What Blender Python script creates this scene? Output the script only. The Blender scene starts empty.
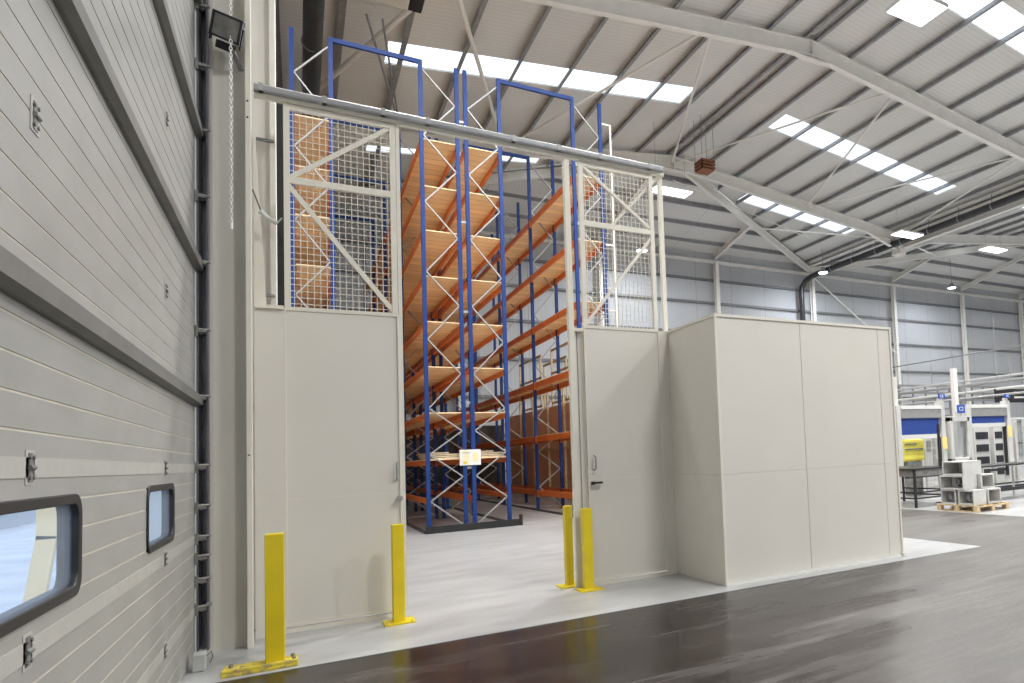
import bpy, math, random
from mathutils import Vector, Matrix
random.seed(7)
SC = bpy.context.scene
COL = SC.collection
V = Vector

# ------------------------------------------------------------------ materials
def new_mat(name):
    m = bpy.data.materials.new(name); m.use_nodes = True
    nt = m.node_tree; nt.nodes.clear()
    out = nt.nodes.new('ShaderNodeOutputMaterial')
    b = nt.nodes.new('ShaderNodeBsdfPrincipled')
    nt.links.new(b.outputs[0], out.inputs[0])
    return m, nt, b, out

def simple(name, col, rough=.5, metal=0., var=.06, scale=6., bump=0., spec=.5, dirt=None, stretch=(1,1,1)):
    """principled with gentle procedural colour variation"""
    m, nt, b, out = new_mat(name)
    tc = nt.nodes.new('ShaderNodeTexCoord'); mp = nt.nodes.new('ShaderNodeMapping')
    nt.links.new(tc.outputs['Object'], mp.inputs[0]); mp.inputs['Scale'].default_value = stretch
    n = nt.nodes.new('ShaderNodeTexNoise'); n.inputs['Scale'].default_value = scale
    n.inputs['Detail'].default_value = 4
    nt.links.new(mp.outputs[0], n.inputs['Vector'])
    r = nt.nodes.new('ShaderNodeValToRGB')
    c = V(col)
    lo = [max(0, x*(1-var)) for x in c]; hi = [min(1, x*(1+var)) for x in c]
    if dirt: lo = dirt
    r.color_ramp.elements[0].position = .3; r.color_ramp.elements[1].position = .7 if not dirt else .55
    r.color_ramp.elements[0].color = (*lo, 1); r.color_ramp.elements[1].color = (*hi, 1)
    nt.links.new(n.outputs['Fac'], r.inputs[0]); nt.links.new(r.outputs[0], b.inputs['Base Color'])
    b.inputs['Roughness'].default_value = rough; b.inputs['Metallic'].default_value = metal
    b.inputs['Specular IOR Level'].default_value = spec
    if bump:
        bp = nt.nodes.new('ShaderNodeBump'); bp.inputs['Strength'].default_value = bump
        nt.links.new(n.outputs['Fac'], bp.inputs['Height']); nt.links.new(bp.outputs[0], b.inputs['Normal'])
    return m

def ribbed(name, col, axis, freq, rough=.6, strength=.5, seam=None, seam_axis=None, dark=.8):
    """profiled steel lining: fine ribs repeating along the given axis (object = world coordinates)"""
    m, nt, b, out = new_mat(name)
    tc = nt.nodes.new('ShaderNodeTexCoord'); sp = nt.nodes.new('ShaderNodeSeparateXYZ')
    nt.links.new(tc.outputs['Object'], sp.inputs[0])
    def mth(op, a, bb=None):
        n = nt.nodes.new('ShaderNodeMath'); n.operation = op
        for i, x in enumerate((a, bb)):
            if x is None: continue
            if hasattr(x, 'default_value') or hasattr(x, 'links'): nt.links.new(x, n.inputs[i])
            else: n.inputs[i].default_value = x
        return n.outputs[0]
    s = sp.outputs['XYZ'.index(axis)]
    f = mth('FRACT', mth('MULTIPLY', s, freq))
    tri = mth('ABSOLUTE', mth('SUBTRACT', f, .5))
    rib = mth('SMOOTH_MIN', tri, .3)
    line = mth('LESS_THAN', f, .12)
    mixc = nt.nodes.new('ShaderNodeMixRGB'); mixc.inputs[1].default_value = (*col, 1)
    mixc.inputs[2].default_value = (*[x*dark for x in col], 1)
    nt.links.new(line, mixc.inputs[0]); last = mixc.outputs[0]
    if seam:
        s2 = sp.outputs['XYZ'.index(seam_axis or axis)]
        f2 = mth('FRACT', mth('MULTIPLY', s2, 1./seam)); l2 = mth('LESS_THAN', f2, .03/seam)
        m2 = nt.nodes.new('ShaderNodeMixRGB'); nt.links.new(l2, m2.inputs[0]); nt.links.new(last, m2.inputs[1])
        m2.inputs[2].default_value = (*[x*.55 for x in col], 1); last = m2.outputs[0]
    nz = nt.nodes.new('ShaderNodeTexNoise'); nz.inputs['Scale'].default_value = .35; nt.links.new(tc.outputs['Object'], nz.inputs['Vector'])
    m3 = nt.nodes.new('ShaderNodeMixRGB'); m3.blend_type = 'MULTIPLY'; m3.inputs[0].default_value = .2
    nt.links.new(last, m3.inputs[1]); nt.links.new(nz.outputs['Fac'], m3.inputs[2])
    nt.links.new(m3.outputs[0], b.inputs['Base Color'])
    bp = nt.nodes.new('ShaderNodeBump'); bp.inputs['Strength'].default_value = strength; bp.inputs['Distance'].default_value = .03
    nt.links.new(rib, bp.inputs['Height']); nt.links.new(bp.outputs[0], b.inputs['Normal'])
    b.inputs['Roughness'].default_value = rough
    return m

def banded(name, col, col2, axis, period, width, rough=.6, noise=.1, nscale=3):
    """boards: seams every period along an axis, grain noise"""
    m, nt, b, out = new_mat(name)
    tc = nt.nodes.new('ShaderNodeTexCoord'); sp = nt.nodes.new('ShaderNodeSeparateXYZ')
    nt.links.new(tc.outputs['Object'], sp.inputs[0])
    def mth(op, a, bb=None):
        n = nt.nodes.new('ShaderNodeMath'); n.operation = op
        for i, x in enumerate((a, bb)):
            if x is None: continue
            if hasattr(x, 'links'): nt.links.new(x, n.inputs[i])
            else: n.inputs[i].default_value = x
        return n.outputs[0]
    q = mth('MULTIPLY', sp.outputs['XYZ'.index(axis)], 1/period)
    line = mth('LESS_THAN', mth('FRACT', q), width)
    wn = nt.nodes.new('ShaderNodeTexWhiteNoise'); wn.noise_dimensions = '1D'; nt.links.new(mth('FLOOR', q), wn.inputs['W'])
    nz = nt.nodes.new('ShaderNodeTexNoise'); nz.inputs['Scale'].default_value = nscale; nz.inputs['Detail'].default_value = 5
    nt.links.new(tc.outputs['Object'], nz.inputs['Vector'])
    val = mth('ADD', mth('MULTIPLY', wn.outputs['Value'], noise*2), mth('ADD', 1-noise*2, mth('MULTIPLY', nz.outputs['Fac'], noise*2)))
    base = nt.nodes.new('ShaderNodeMixRGB'); base.blend_type = 'MULTIPLY'; base.inputs[0].default_value = 1
    base.inputs[1].default_value = (*col, 1); nt.links.new(val, base.inputs[2])
    mx = nt.nodes.new('ShaderNodeMixRGB'); nt.links.new(line, mx.inputs[0]); nt.links.new(base.outputs[0], mx.inputs[1]); mx.inputs[2].default_value = (*col2, 1)
    nt.links.new(mx.outputs[0], b.inputs['Base Color']); b.inputs['Roughness'].default_value = rough
    return m

M = {}
M['cream'] = simple('cream_steel', (.67, .645, .59), .38, var=.025, scale=1.2)
M['cream_post'] = simple('cream_post', (.72, .69, .61), .4, var=.03, scale=3)
M['wall_pier'] = simple('pier_paint', (.60, .58, .52), .5, var=.06, scale=2, stretch=(2,2,.4))
M['steel_white'] = simple('painted_steel', (.84, .82, .77), .5, var=.04, scale=2)
M['purlin'] = simple('galvanised_purlin', (.32, .325, .335), .5, .3, var=.15, scale=4)
M['rail_dark'] = simple('sheeting_rail', (.20, .205, .215), .55, .3, var=.12, scale=3)
M['galv'] = simple('galvanised', (.30, .305, .315), .5, .35, var=.12, scale=12)
M['galv_light'] = simple('zinc_brace', (.33, .33, .33), .5, .4, var=.08, scale=9)
M['blue'] = simple('blue_powder_coat', (.008, .036, .17), .5, var=.08, scale=5, spec=.3)
M['orange'] = simple('orange_powder_coat', (.62, .16, .03), .42, var=.12, scale=4)
M['board'] = banded('chipboard', (.92, .68, .41), (.55, .36, .19), 'Y', .34, .07, noise=.09)
M['board_loose'] = simple('loose_boards', (.62, .50, .34), .6, var=.2, scale=7, stretch=(1,.2,1))
M['brown'] = banded('brown_panels', (.64, .41, .26), (.42, .26, .16), 'Y', 1.22, .02, noise=.06, nscale=1)
M['yellow'] = simple('yellow_paint', (.72, .56, .012), .42, var=.07, scale=4)
M['pale_yellow'] = simple('pale_yellow_paint', (.95, .74, .40), .5, var=.05)
M['yellow_worn'] = simple('yellow_worn', (.66, .54, .05), .55, var=.1, scale=22, dirt=(.34, .25, .14))
M['black'] = simple('black_rubber', (.010, .010, .011), .5, var=.2, scale=8)
M['black_metal'] = simple('black_metal', (.028, .03, .036), .4, .2, var=.2, scale=8)
M['dark_track'] = simple('track_steel', (.16, .165, .19), .35, .6, var=.25, scale=10, stretch=(1,1,.3))
M['pipe'] = simple('black_pipe', (.035, .037, .04), .35, var=.2, scale=5)
M['white'] = simple('white_paint', (.72, .72, .70), .45, var=.03, scale=4)
M['machine'] = simple('machine_grey', (.56, .56, .54), .45, var=.06, scale=4)
M['machine_dark'] = simple('machine_dark_grey', (.22, .22, .21), .5, .3, var=.3, scale=9)  # plain dark grey for fittings and machine parts
M['shutter_blue'] = simple('shutter_blue', (.025, .075, .36), .5, var=.06, scale=6)
M['sign_blue'] = simple('sign_blue', (.02, .08, .42), .5, var=.03)
M['sign_yellow'] = simple('sign_yellow', (.86, .76, .12), .5, var=.04)
M['label_yellow'] = simple('label_yellow', (.86, .68, .25), .5, var=.04)
M['text_grey'] = simple('print_grey', (.25, .26, .32), .6, var=.1)
M['pallet'] = simple('pallet_wood', (.55, .42, .25), .8, var=.25, scale=12)
M['chain'] = simple('white_plastic_chain', (.78, .78, .76), .4, var=.04)
M['grey_plastic'] = simple('grey_plastic', (.5, .51, .5), .5, var=.08)
M['door'] = simple('door_panel', (.305, .303, .288), .42, var=.08, scale=2.2, stretch=(1,1,2.5))
M['door_rail'] = simple('door_stiffener', (.16, .158, .15), .45, .3, var=.12, scale=6)
M['cable'] = simple('grey_cable', (.12, .12, .12), .5)
M['rust_orange'] = simple('terracotta_cage', (.26, .10, .045), .6, var=.25, scale=14)
M['liner_L'] = ribbed('roof_liner_slope', (.83, .82, .79), 'Y', 5., strength=.35, dark=.86)
M['liner_H'] = ribbed('roof_liner_hip', (.83, .82, .79), 'X', 5., strength=.35, dark=.86, seam=4.)
M['clad_back'] = ribbed('wall_liner_back', (.58, .595, .62), 'X', 5., strength=.4, dark=.88, seam=2.7)
M['clad_side'] = ribbed('wall_liner_side', (.68, .69, .70), 'Y', 5., strength=.4, dark=.88, seam=2.7)
M['joint'] = simple('door_joint_band', (.40, .395, .37), .42, var=.06)
M['groove'] = simple('door_groove_dust', (.50, .47, .40), .6, var=.1)
M['dark_board'] = simple('dimmed_brown_board', (.05, .035, .028), .7, var=.4, scale=2)  # brown board with the dimness of the aisle ends put into its colour
M['asphalt'] = simple('yard', (.52, .55, .60), .8, var=.15, scale=.8)
M['gap_dark'] = simple('dark_gap', (.05, .045, .04), .7)

def emit(name, col, s):
    m, nt, b, out = new_mat(name)
    b.inputs['Base Color'].default_value = (*col, 1)
    b.inputs['Emission Color'].default_value = (*col, 1); b.inputs['Emission Strength'].default_value = s
    return m
M['led'] = emit('led_face', (1, 1, 1), 6)
M['led_cool'] = emit('led_cool', (.75, .85, 1), 9)

def glass(name, tint, gloss=.08, rough=.05, diff=0.):
    m, nt, b, out = new_mat(name); nt.nodes.remove(b)
    t = nt.nodes.new('ShaderNodeBsdfTransparent'); t.inputs[0].default_value = (*tint, 1)
    g = nt.nodes.new('ShaderNodeBsdfGlossy'); g.inputs['Roughness'].default_value = rough
    mx = nt.nodes.new('ShaderNodeMixShader'); mx.inputs[0].default_value = gloss
    nt.links.new(t.outputs[0], mx.inputs[1]); nt.links.new(g.outputs[0], mx.inputs[2])
    last = mx
    if diff:
        d = nt.nodes.new('ShaderNodeBsdfTranslucent'); d.inputs[0].default_value = (.9, .92, .95, 1)
        m2 = nt.nodes.new('ShaderNodeMixShader'); m2.inputs[0].default_value = diff
        nt.links.new(mx.outputs[0], m2.inputs[1]); nt.links.new(d.outputs[0], m2.inputs[2]); last = m2
    nt.links.new(last.outputs[0], out.inputs[0])
    return m
M['rooflight'] = glass('rooflight_grp', (.9, .93, .95), .04, .2)
M['door_glass'] = glass('door_acrylic', (.78, .84, .93), .05, .06, diff=.08)
M['clear'] = glass('clear_guard', (.86, .88, .9), .08, .05)

# floors ---------------------------------------------------------------
def floor_mats():
    # pale painted concrete
    m, nt, b, out = new_mat('pale_floor_paint')
    tc = nt.nodes.new('ShaderNodeTexCoord')
    n = nt.nodes.new('ShaderNodeTexNoise'); n.inputs['Scale'].default_value = 1.1; n.inputs['Detail'].default_value = 7
    mp = nt.nodes.new('ShaderNodeMapping'); mp.inputs['Scale'].default_value = (1, 2.2, 1)
    nt.links.new(tc.outputs['Object'], mp.inputs[0]); nt.links.new(mp.outputs[0], n.inputs['Vector'])
    r = nt.nodes.new('ShaderNodeValToRGB'); r.color_ramp.elements[0].color = (.38, .385, .39, 1); r.color_ramp.elements[1].color = (.49, .495, .50, 1)
    r.color_ramp.elements[0].position = .3; r.color_ramp.elements[1].position = .6
    nt.links.new(n.outputs['Fac'], r.inputs[0]); nt.links.new(r.outputs[0], b.inputs['Base Color'])
    b.inputs['Roughness'].default_value = .28
    M['floor_pale'] = m
    # dark wet / dusty slab
    m, nt, b, out = new_mat('dark_wet_floor')
    def N(t): return nt.nodes.new(t)
    L = nt.links.new
    def mth(op, a, bb=None, c=None, clamp=False):
        n = N('ShaderNodeMath'); n.operation = op; n.use_clamp = clamp
        for i, x in enumerate((a, bb, c)):
            if x is None: continue
            if hasattr(x, 'links'): L(x, n.inputs[i])
            else: n.inputs[i].default_value = x
        return n.outputs[0]
    tc = N('ShaderNodeTexCoord'); sp = N('ShaderNodeSeparateXYZ'); L(tc.outputs['Object'], sp.inputs[0])
    X, Y = sp.outputs[0], sp.outputs[1]
    def noise(scale, st, rot=0., det=6, dist=0.):
        mp = N('ShaderNodeMapping'); mp.inputs['Scale'].default_value = (*st, 1); mp.inputs['Rotation'].default_value = (0, 0, rot)
        L(tc.outputs['Object'], mp.inputs[0])
        n = N('ShaderNodeTexNoise'); n.inputs['Scale'].default_value = scale; n.inputs['Detail'].default_value = det
        n.inputs['Distortion'].default_value = dist
        L(mp.outputs[0], n.inputs['Vector']); return n.outputs['Fac']
    streak = noise(1.0, (.22, 2.6), -.05, 6, .3)
    fine = noise(2.4, (.5, 5.), -.12, 5, .2)
    blotch = noise(1.5, (1, 1.3), 0, 8, .8)
    # dusty film grows toward +X
    ramp = N('ShaderNodeMapRange'); L(X, ramp.inputs[0]); ramp.inputs[1].default_value = 2.2; ramp.inputs[2].default_value = 5.6
    dusty = mth('ADD', ramp.outputs[0], mth('MULTIPLY', mth('SUBTRACT', streak, .5), 1.5))
    dusty = mth('ADD', dusty, mth('MULTIPLY', mth('SUBTRACT', fine, .5), .7))
    dusty = mth('ADD', dusty, mth('MULTIPLY', mth('SUBTRACT', blotch, .5), .6), clamp=True)
    # curved tyre sweeps: two crescent bands about far centres
    def sweep(cx, cy, r0, w, x0, x1):
        dx = mth('SUBTRACT', X, cx); dy = mth('SUBTRACT', Y, cy)
        d = mth('SQRT', mth('ADD', mth('MULTIPLY', dx, dx), mth('MULTIPLY', dy, dy)))
        d = mth('ADD', d, mth('MULTIPLY', mth('SUBTRACT', blotch, .5), .12))
        band = mth('SUBTRACT', 1., mth('DIVIDE', mth('ABSOLUTE', mth('SUBTRACT', d, r0)), w), clamp=True)
        a = N('ShaderNodeMapRange'); L(X, a.inputs[0]); a.inputs[1].default_value = x0; a.inputs[2].default_value = x0+.8
        bb = N('ShaderNodeMapRange'); L(X, bb.inputs[0]); bb.inputs[1].default_value = x1; bb.inputs[2].default_value = x1-.5
        return mth('MULTIPLY', mth('MULTIPLY', band, 2.5, clamp=True) if False else mth('MINIMUM', mth('MULTIPLY', band, 3.), 1.), mth('MULTIPLY', a.outputs[0], bb.outputs[0]))
    s1 = sweep(5.0, -6.4, 11.6, .24, 2.6, 6.1)
    s2 = sweep(4.6, -3.9, 8.25, .2, 2.4, 4.9)
    e0 = N('ShaderNodeMapRange'); L(mth('ADD', Y, mth('MULTIPLY', mth('SUBTRACT', streak, .5), .5)), e0.inputs[0]); e0.inputs[1].default_value = 6.2; e0.inputs[2].default_value = 6.34
    e1 = N('ShaderNodeMapRange'); L(X, e1.inputs[0]); e1.inputs[1].default_value = 7.6; e1.inputs[2].default_value = 6.2
    s3 = mth('MULTIPLY', e0.outputs[0], e1.outputs[0])
    wet = mth('MAXIMUM', mth('MAXIMUM', s1, s2), s3)
    dusty = mth('MULTIPLY', dusty, mth('SUBTRACT', 1., mth('MULTIPLY', wet, .75)))
    dry = N('ShaderNodeMixRGB'); L(mth('MULTIPLY', mth('SUBTRACT', mth('ADD', mth('ADD', mth('MULTIPLY', fine, .5), mth('MULTIPLY', streak, .3)), mth('MULTIPLY', noise(14, (1, 3), -.1, 6), .35)), .28), 1.7, clamp=True), dry.inputs[0])
    dry.inputs[1].default_value = (.035, .032, .03, 1); dry.inputs[2].default_value = (.225, .213, .20, 1)
    wetc = N('ShaderNodeMixRGB'); L(mth('POWER', blotch, 2.5), wetc.inputs[0]); wetc.inputs[1].default_value = (.010, .006, .005, 1); wetc.inputs[2].default_value = (.075, .062, .053, 1)
    mx = N('ShaderNodeMixRGB'); L(dusty, mx.inputs[0]); L(wetc.outputs[0], mx.inputs[1]); L(dry.outputs[0], mx.inputs[2])
    L(mx.outputs[0], b.inputs['Base Color'])
    rg = N('ShaderNodeMapRange'); L(dusty, rg.inputs[0]); rg.inputs[3].default_value = .17; rg.inputs[4].default_value = .46
    L(mth('ADD', rg.outputs[0], mth('MULTIPLY', fine, .08)), b.inputs['Roughness'])
    bp = N('ShaderNodeBump'); grit = noise(38, (1, 1), 0, 3)
    bp.inputs['Strength'].default_value = .10; bp.inputs['Distance'].default_value = .01
    L(mth('ADD', fine, mth('MULTIPLY', grit, .35)), bp.inputs['Height']); L(bp.outputs[0], b.inputs['Normal'])
    b.inputs['Specular IOR Level'].default_value = .35
    M['floor_dark'] = m
floor_mats()

# ------------------------------------------------------------------ mesh builder
class MB:
    def __init__(s): s.v = []; s.f = []
    def add(s, vs, fs):
        o = len(s.v); s.v += [tuple(x) for x in vs]; s.f += [tuple(i+o for i in f) for f in fs]; return s
    def box(s, x0, x1, y0, y1, z0, z1):
        vs = [(x, y, z) for z in (z0, z1) for y in (y0, y1) for x in (x0, x1)]
        return s.add(vs, [(0,2,3,1), (4,5,7,6), (0,1,5,4), (2,6,7,3), (0,4,6,2), (1,3,7,5)])
    def bar(s, a, b, w, h, up=(0,0,1)):
        """rectangular bar from a to b; w sideways, h along up"""
        a, b = V(a), V(b); d = (b-a).normalized(); u = V(up)
        if abs(d.dot(u)) > .98: u = V((0,1,0))
        r = d.cross(u).normalized(); u = r.cross(d).normalized()
        vs = [p + r*(sx*w/2) + u*(sz*h/2) for p in (a, b) for sz in (-1, 1) for sx in (-1, 1)]
        return s.add(vs, [(0,1,3,2), (4,6,7,5), (0,4,5,1), (2,3,7,6), (0,2,6,4), (1,5,7,3)])
    def tube(s, pts, r, n=10, closed=False):
        pts = [V(p) for p in pts]; rings = []
        for i, p in enumerate(pts):
            if closed: d = (pts[(i+1) % len(pts)]-pts[i-1]).normalized()
            else: d = (pts[min(i+1, len(pts)-1)]-pts[max(i-1, 0)]).normalized()
            u = V((0,0,1)) if abs(d.z) < .9 else V((0,1,0))
            a = d.cross(u).normalized(); b = a.cross(d).normalized()
            rings.append([p + (a*math.cos(t)+b*math.sin(t))*r for t in [2*math.pi*k/n for k in range(n)]])
        vs = [q for rg in rings for q in rg]; fs = []
        m = len(pts)
        for i in range(m if closed else m-1):
            for k in range(n):
                a0 = i*n+k; a1 = i*n+(k+1) % n; b0 = ((i+1) % m)*n+k; b1 = ((i+1) % m)*n+(k+1) % n
                fs.append((a0, a1, b1, b0))
        if not closed: fs += [tuple(range(n))[::-1], tuple((m-1)*n+k for k in range(n))]
        return s.add(vs, fs)
    def prism(s, poly, a, b, frame=None):
        """extrude a 2D polygon (u,w) along a->b; u sideways (d x up), w up"""
        a, b = V(a), V(b); d = (b-a).normalized(); u = V(frame or (0,0,1)); r = d.cross(u).normalized(); u = r.cross(d).normalized()
        n = len(poly); vs = [p + r*q[0] + u*q[1] for p in (a, b) for q in poly]
        fs = [(i, (i+1) % n, n+(i+1) % n, n+i) for i in range(n)] + [tuple(range(n))[::-1], tuple(range(n, 2*n))]
        return s.add(vs, fs)
    def build(s, name, mat, parent=None, origin=None, bevel=0., smooth=False):
        me = bpy.data.meshes.new(name)
        if parent is not None: o0 = parent.matrix_world_loc
        elif origin is None:
            xs = [v[0] for v in s.v]; ys = [v[1] for v in s.v]; zs = [v[2] for v in s.v]
            o0 = V(((min(xs)+max(xs))/2, (min(ys)+max(ys))/2, min(zs)))
        else: o0 = V(origin)
        me.from_pydata([tuple(V(v)-o0) for v in s.v], [], s.f); me.update()
        if smooth:
            for p in me.polygons: p.use_smooth = True
        me.materials.append(M[mat] if isinstance(mat, str) else mat)
        import bmesh
        bm = bmesh.new(); bm.from_mesh(me); bmesh.ops.recalc_face_normals(bm, faces=bm.faces); bm.to_mesh(me); bm.free()
        o = bpy.data.objects.new(name, me); COL.objects.link(o)
        if parent is not None: o.parent = parent.obj
        else: o.location = o0
        if bevel:
            md = o.modifiers.new('bevel', 'BEVEL'); md.width = bevel; md.segments = 2; md.limit_method = 'ANGLE'
        return H(o, o0)

class H:   # handle: object plus the world position of its origin
    def __init__(s, obj, loc): s.obj = obj; s.matrix_world_loc = V(loc)

def tag(h, label=None, cat=None, group=None, kind=None):
    o = h.obj if isinstance(h, H) else h
    if label: o['label'] = label
    if cat: o['category'] = cat
    if group: o['group'] = group
    if kind: o['kind'] = kind
    return h
def thing(name, loc, label, cat, group=None):
    o = bpy.data.objects.new(name, None); COL.objects.link(o); o.location = loc; o.empty_display_size = .2
    return tag(H(o, loc), label, cat, group)
def struct(h, label=None): return tag(h, label, None, None, 'structure')
def copy_tree(h, loc, label=None, group=None):
    def rec(o, par):
        c = o.copy(); COL.objects.link(c)
        if par is not None: c.parent = par
        for ch in [x for x in COL.objects if x.parent == o]: rec(ch, c)
        return c
    c = rec(h.obj, None); c.location = loc
    if label: c['label'] = label
    if group: c['group'] = group
    return H(c, loc)
ORD = ['first','second','third','fourth','fifth','sixth','seventh','eighth','ninth','tenth','eleventh','twelfth']

# ------------------------------------------------------------------ dimensions
LW, RR, VX, R2, RW = -1.0, 15.62, 31.0, 46.4, 61.8   # left wall, ridge, valley, second ridge, right wall
YF, YB0, YW = -9.0, 28.66, 37.3                       # front wall, ridge end, back wall
ZR, S = 16.31, .117
def roof_z(x, y=None, zr=ZR):
    """height of the lining underside"""
    if x <= VX: zs = zr - S*abs(x-RR); r = RR; half = (RR-LW) if x < RR else (VX-RR)
    else: zs = zr - S*abs(x-R2); r = R2; half = VX-RR
    return zs
ZE = ZR - S*(VX-RR)                                    # eaves level at valley, 14.51
def hip_z(y): return ZR - (ZR-ZE)*(y-YB0)/(YW-YB0)

# ------------------------------------------------------------------ shell
struct(MB().box(LW-.3, RW+.3, YF, YW+.3, -.3, -.006).build('floor', 'floor_dark', origin=(0,0,0)))
struct(MB().box(LW+.02, 8.52, 6.63, YW-.02, -.0055, 0).build('floor_pale', 'floor_pale', origin=(0,0,0)))
struct(MB().box(12.17, RW-.1, 4.0, YW-.02, -.0055, 0).build('floor_hall', 'floor_pale', origin=(0,0,0)))
struct(MB().box(LW-.3, RW+.3, YW, YW+.2, 0, 15.2).build('wall_back', 'clad_back', origin=(0,0,0)))
struct(MB().box(RW, RW+.2, YF, YW, 0, 15.2).build('wall_right', 'clad_side', origin=(0,0,0)))
struct(MB().box(LW-.3, RW+.3, YF-.2, YF, 0, 16.8).build('wall_front', 'clad_back', origin=(0,0,0)))
DY0, DY1, DZ1 = 1.6, 7.66, 7.4                         # dock door opening
w = MB().box(LW-.3, LW, DY1, YW, 0, 14.5).box(LW-.3, LW, YF, DY0, 0, 14.5).box(LW-.3, LW, DY0, DY1, DZ1, 14.5)
struct(w.build('wall_left', 'clad_side', origin=(0,0,0)))

# roof lining, split round the rooflights
def rz(x, y):
    return min(roof_z(x), hip_z(y)) if y > YB0 else roof_z(x)
def plate(mb, poly, t=.06):
    n = len(poly)
    vs = [(x, y, rz(x, y)) for x, y in poly] + [(x, y, rz(x, y)+t) for x, y in poly]
    mb.add(vs, [tuple(range(n))[::-1], tuple(range(n, 2*n))] + [(i, (i+1) % n, n+(i+1) % n, n+i) for i in range(n)])
def hipx(x_r, x_e, y): return x_r + (x_e-x_r)*(y-YB0)/(YW-YB0)
roof = MB(); wins = []
def slope(xe, xr, ra, rb):
    """one slope from eave xe to ridge xr; rooflights between x=ra and rb"""
    rows = [(-1.5, -.1), (13.0, 14.25), (22.62, 24.0)]
    y = YF
    for a, b in rows:
        plate(roof, [(xe, y), (xr, y), (xr, a), (xe, a)])
        plate(roof, [(xe, a), (ra, a), (ra, b), (xe, b)]); plate(roof, [(rb, a), (xr, a), (xr, b), (rb, b)])
        wins.append([(ra, a), (rb, a), (rb, b), (ra, b)]); y = b
    plate(roof, [(xe, y), (xr, y), (xr, YB0), (xe, YB0)])
    a, b = 30.15, 31.3; ha, hb = hipx(xr, xe, a), hipx(xr, xe, b)
    rb2 = xr + (rb-xr)*.0; rb2 = hb - (hb-xe)*.07
    plate(roof, [(xe, YB0), (xr, YB0), (ha, a), (xe, a)])
    plate(roof, [(xe, a), (ra, a), (ra, b), (xe, b)]); plate(roof, [(rb2, a), (ha, a), (hb, b), (rb2, b)])
    wins.append([(ra, a), (rb2, a), (rb2, b), (ra, b)])
    plate(roof, [(xe, b), (hb, b), (xe, YW+.2)])
slope(LW-.3, RR, 2.45, 13.5); slope(VX, RR, 29.1, 18.0); slope(VX, R2, 33.0, 44.0); slope(RW+.3, R2, 59.5, 49.0)
struct(roof.build('ceiling', 'liner_L', origin=(0,0,0)))
hip = MB(); plate(hip, [(RR, YB0), (VX, YW+.2), (LW-.3, YW+.2)]); plate(hip, [(R2, YB0), (RW+.3, YW+.2), (VX, YW+.2)])
struct(hip.build('ceiling_hip', 'liner_H', origin=(0,0,0)))
for i, p in enumerate(wins):
    mb = MB(); vs = [(x, y, rz(x, y)+.03) for x, y in p]; mb.add(vs+[(a, b, c+.012) for a, b, c in vs], [(3,2,1,0), (4,5,6,7), (0,1,5,4), (1,2,6,5), (2,3,7,6), (3,0,4,7)])
    struct(mb.build('window_%d' % (i+2), 'rooflight'))

# outside yard beyond the dock door
struct(MB().box(-40, LW-.3, -25, 40, -.5, -.1).build('ground', 'asphalt', origin=(0,0,0)))

# ------------------------------------------------------------------ roof frame
def isec(d, bf, tf=.03, tw=.03):
    h = bf/2; w = tw/2
    return [(-h,-d), (h,-d), (h,-d+tf), (w,-d+tf), (w,-tf), (h,-tf), (h,0), (-h,0), (-h,-tf), (-w,-tf), (-w,-d+tf), (-h,-d+tf)]
PT = .22                                                # purlin depth
def rafter_z(x): return roof_z(x) - PT
RAF_NAMES = {7.34: 'nearest the dock', 18.0: 'crossing overhead in front of the orange racks', 28.66: 'farthest one, where the hipped end starts'}
for y in (-3.3, 7.34, 18.0, 28.66):
    if y < 0: lab = ('behind the dock door', )
    lab0 = {-3.3: 'behind the viewpoint', 7.34: 'over the dock door bay', 18.0: 'nearest one in view', 28.66: 'level with the hipped end'}[y]
    for nm, xa, xr, xe in (('near span', LW, RR, VX), ('far span', VX, R2, RW)):
        t = thing('roof_rafter', (xr, y, rafter_z(xr)-.6), 'cream pitched steel rafter of the %s, %s' % (nm, lab0), 'rafter')
        for k, (a, b) in enumerate(((xa, xr), (xe, xr))):
            mb = MB().prism(isec(.58, .22), (a, y, rafter_z(a)), (b, y, rafter_z(b)))
            mb.build('rafter_arm', 'steel_white', t)
            # haunch at the eaves end
            s_ = 1 if b > a else -1
            hm = MB(); L_ = 2.6; z0 = rafter_z(a)-.55; z1 = rafter_z(a+s_*L_)-.57
            vs = []
            for yy in (y-.015, y+.015):
                vs += [(a, yy, z0), (a+s_*L_, yy, z1), (a, yy, z0-.55)]
            hm.add(vs, [(0,1,2), (3,5,4), (0,3,4,1), (1,4,5,2), (2,5,3,0)])
            hm.bar((a, y, z0-.55), (a+s_*L_, y, z1), .22, .025)
            hm.build('haunch', 'steel_white', t)
        ap = MB(); z = rafter_z(xr)
        vs = []
        for yy in (y-.11, y+.11): vs += [(xr-.9, yy, z-.9*S-.57), (xr+.9, yy, z-.9*S-.57), (xr+.3, yy, z-.74), (xr-.3, yy, z-.74)]
        ap.add(vs, [(0,1,2,3), (7,6,5,4), (0,4,5,1), (1,5,6,2), (2,6,7,3), (3,7,4,0)])
        ap.box(xr-.02, xr+.02, y-.12, y+.12, z-.7, z-.02)
        ap.build('apex_plate', 'steel_white', t)

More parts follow.
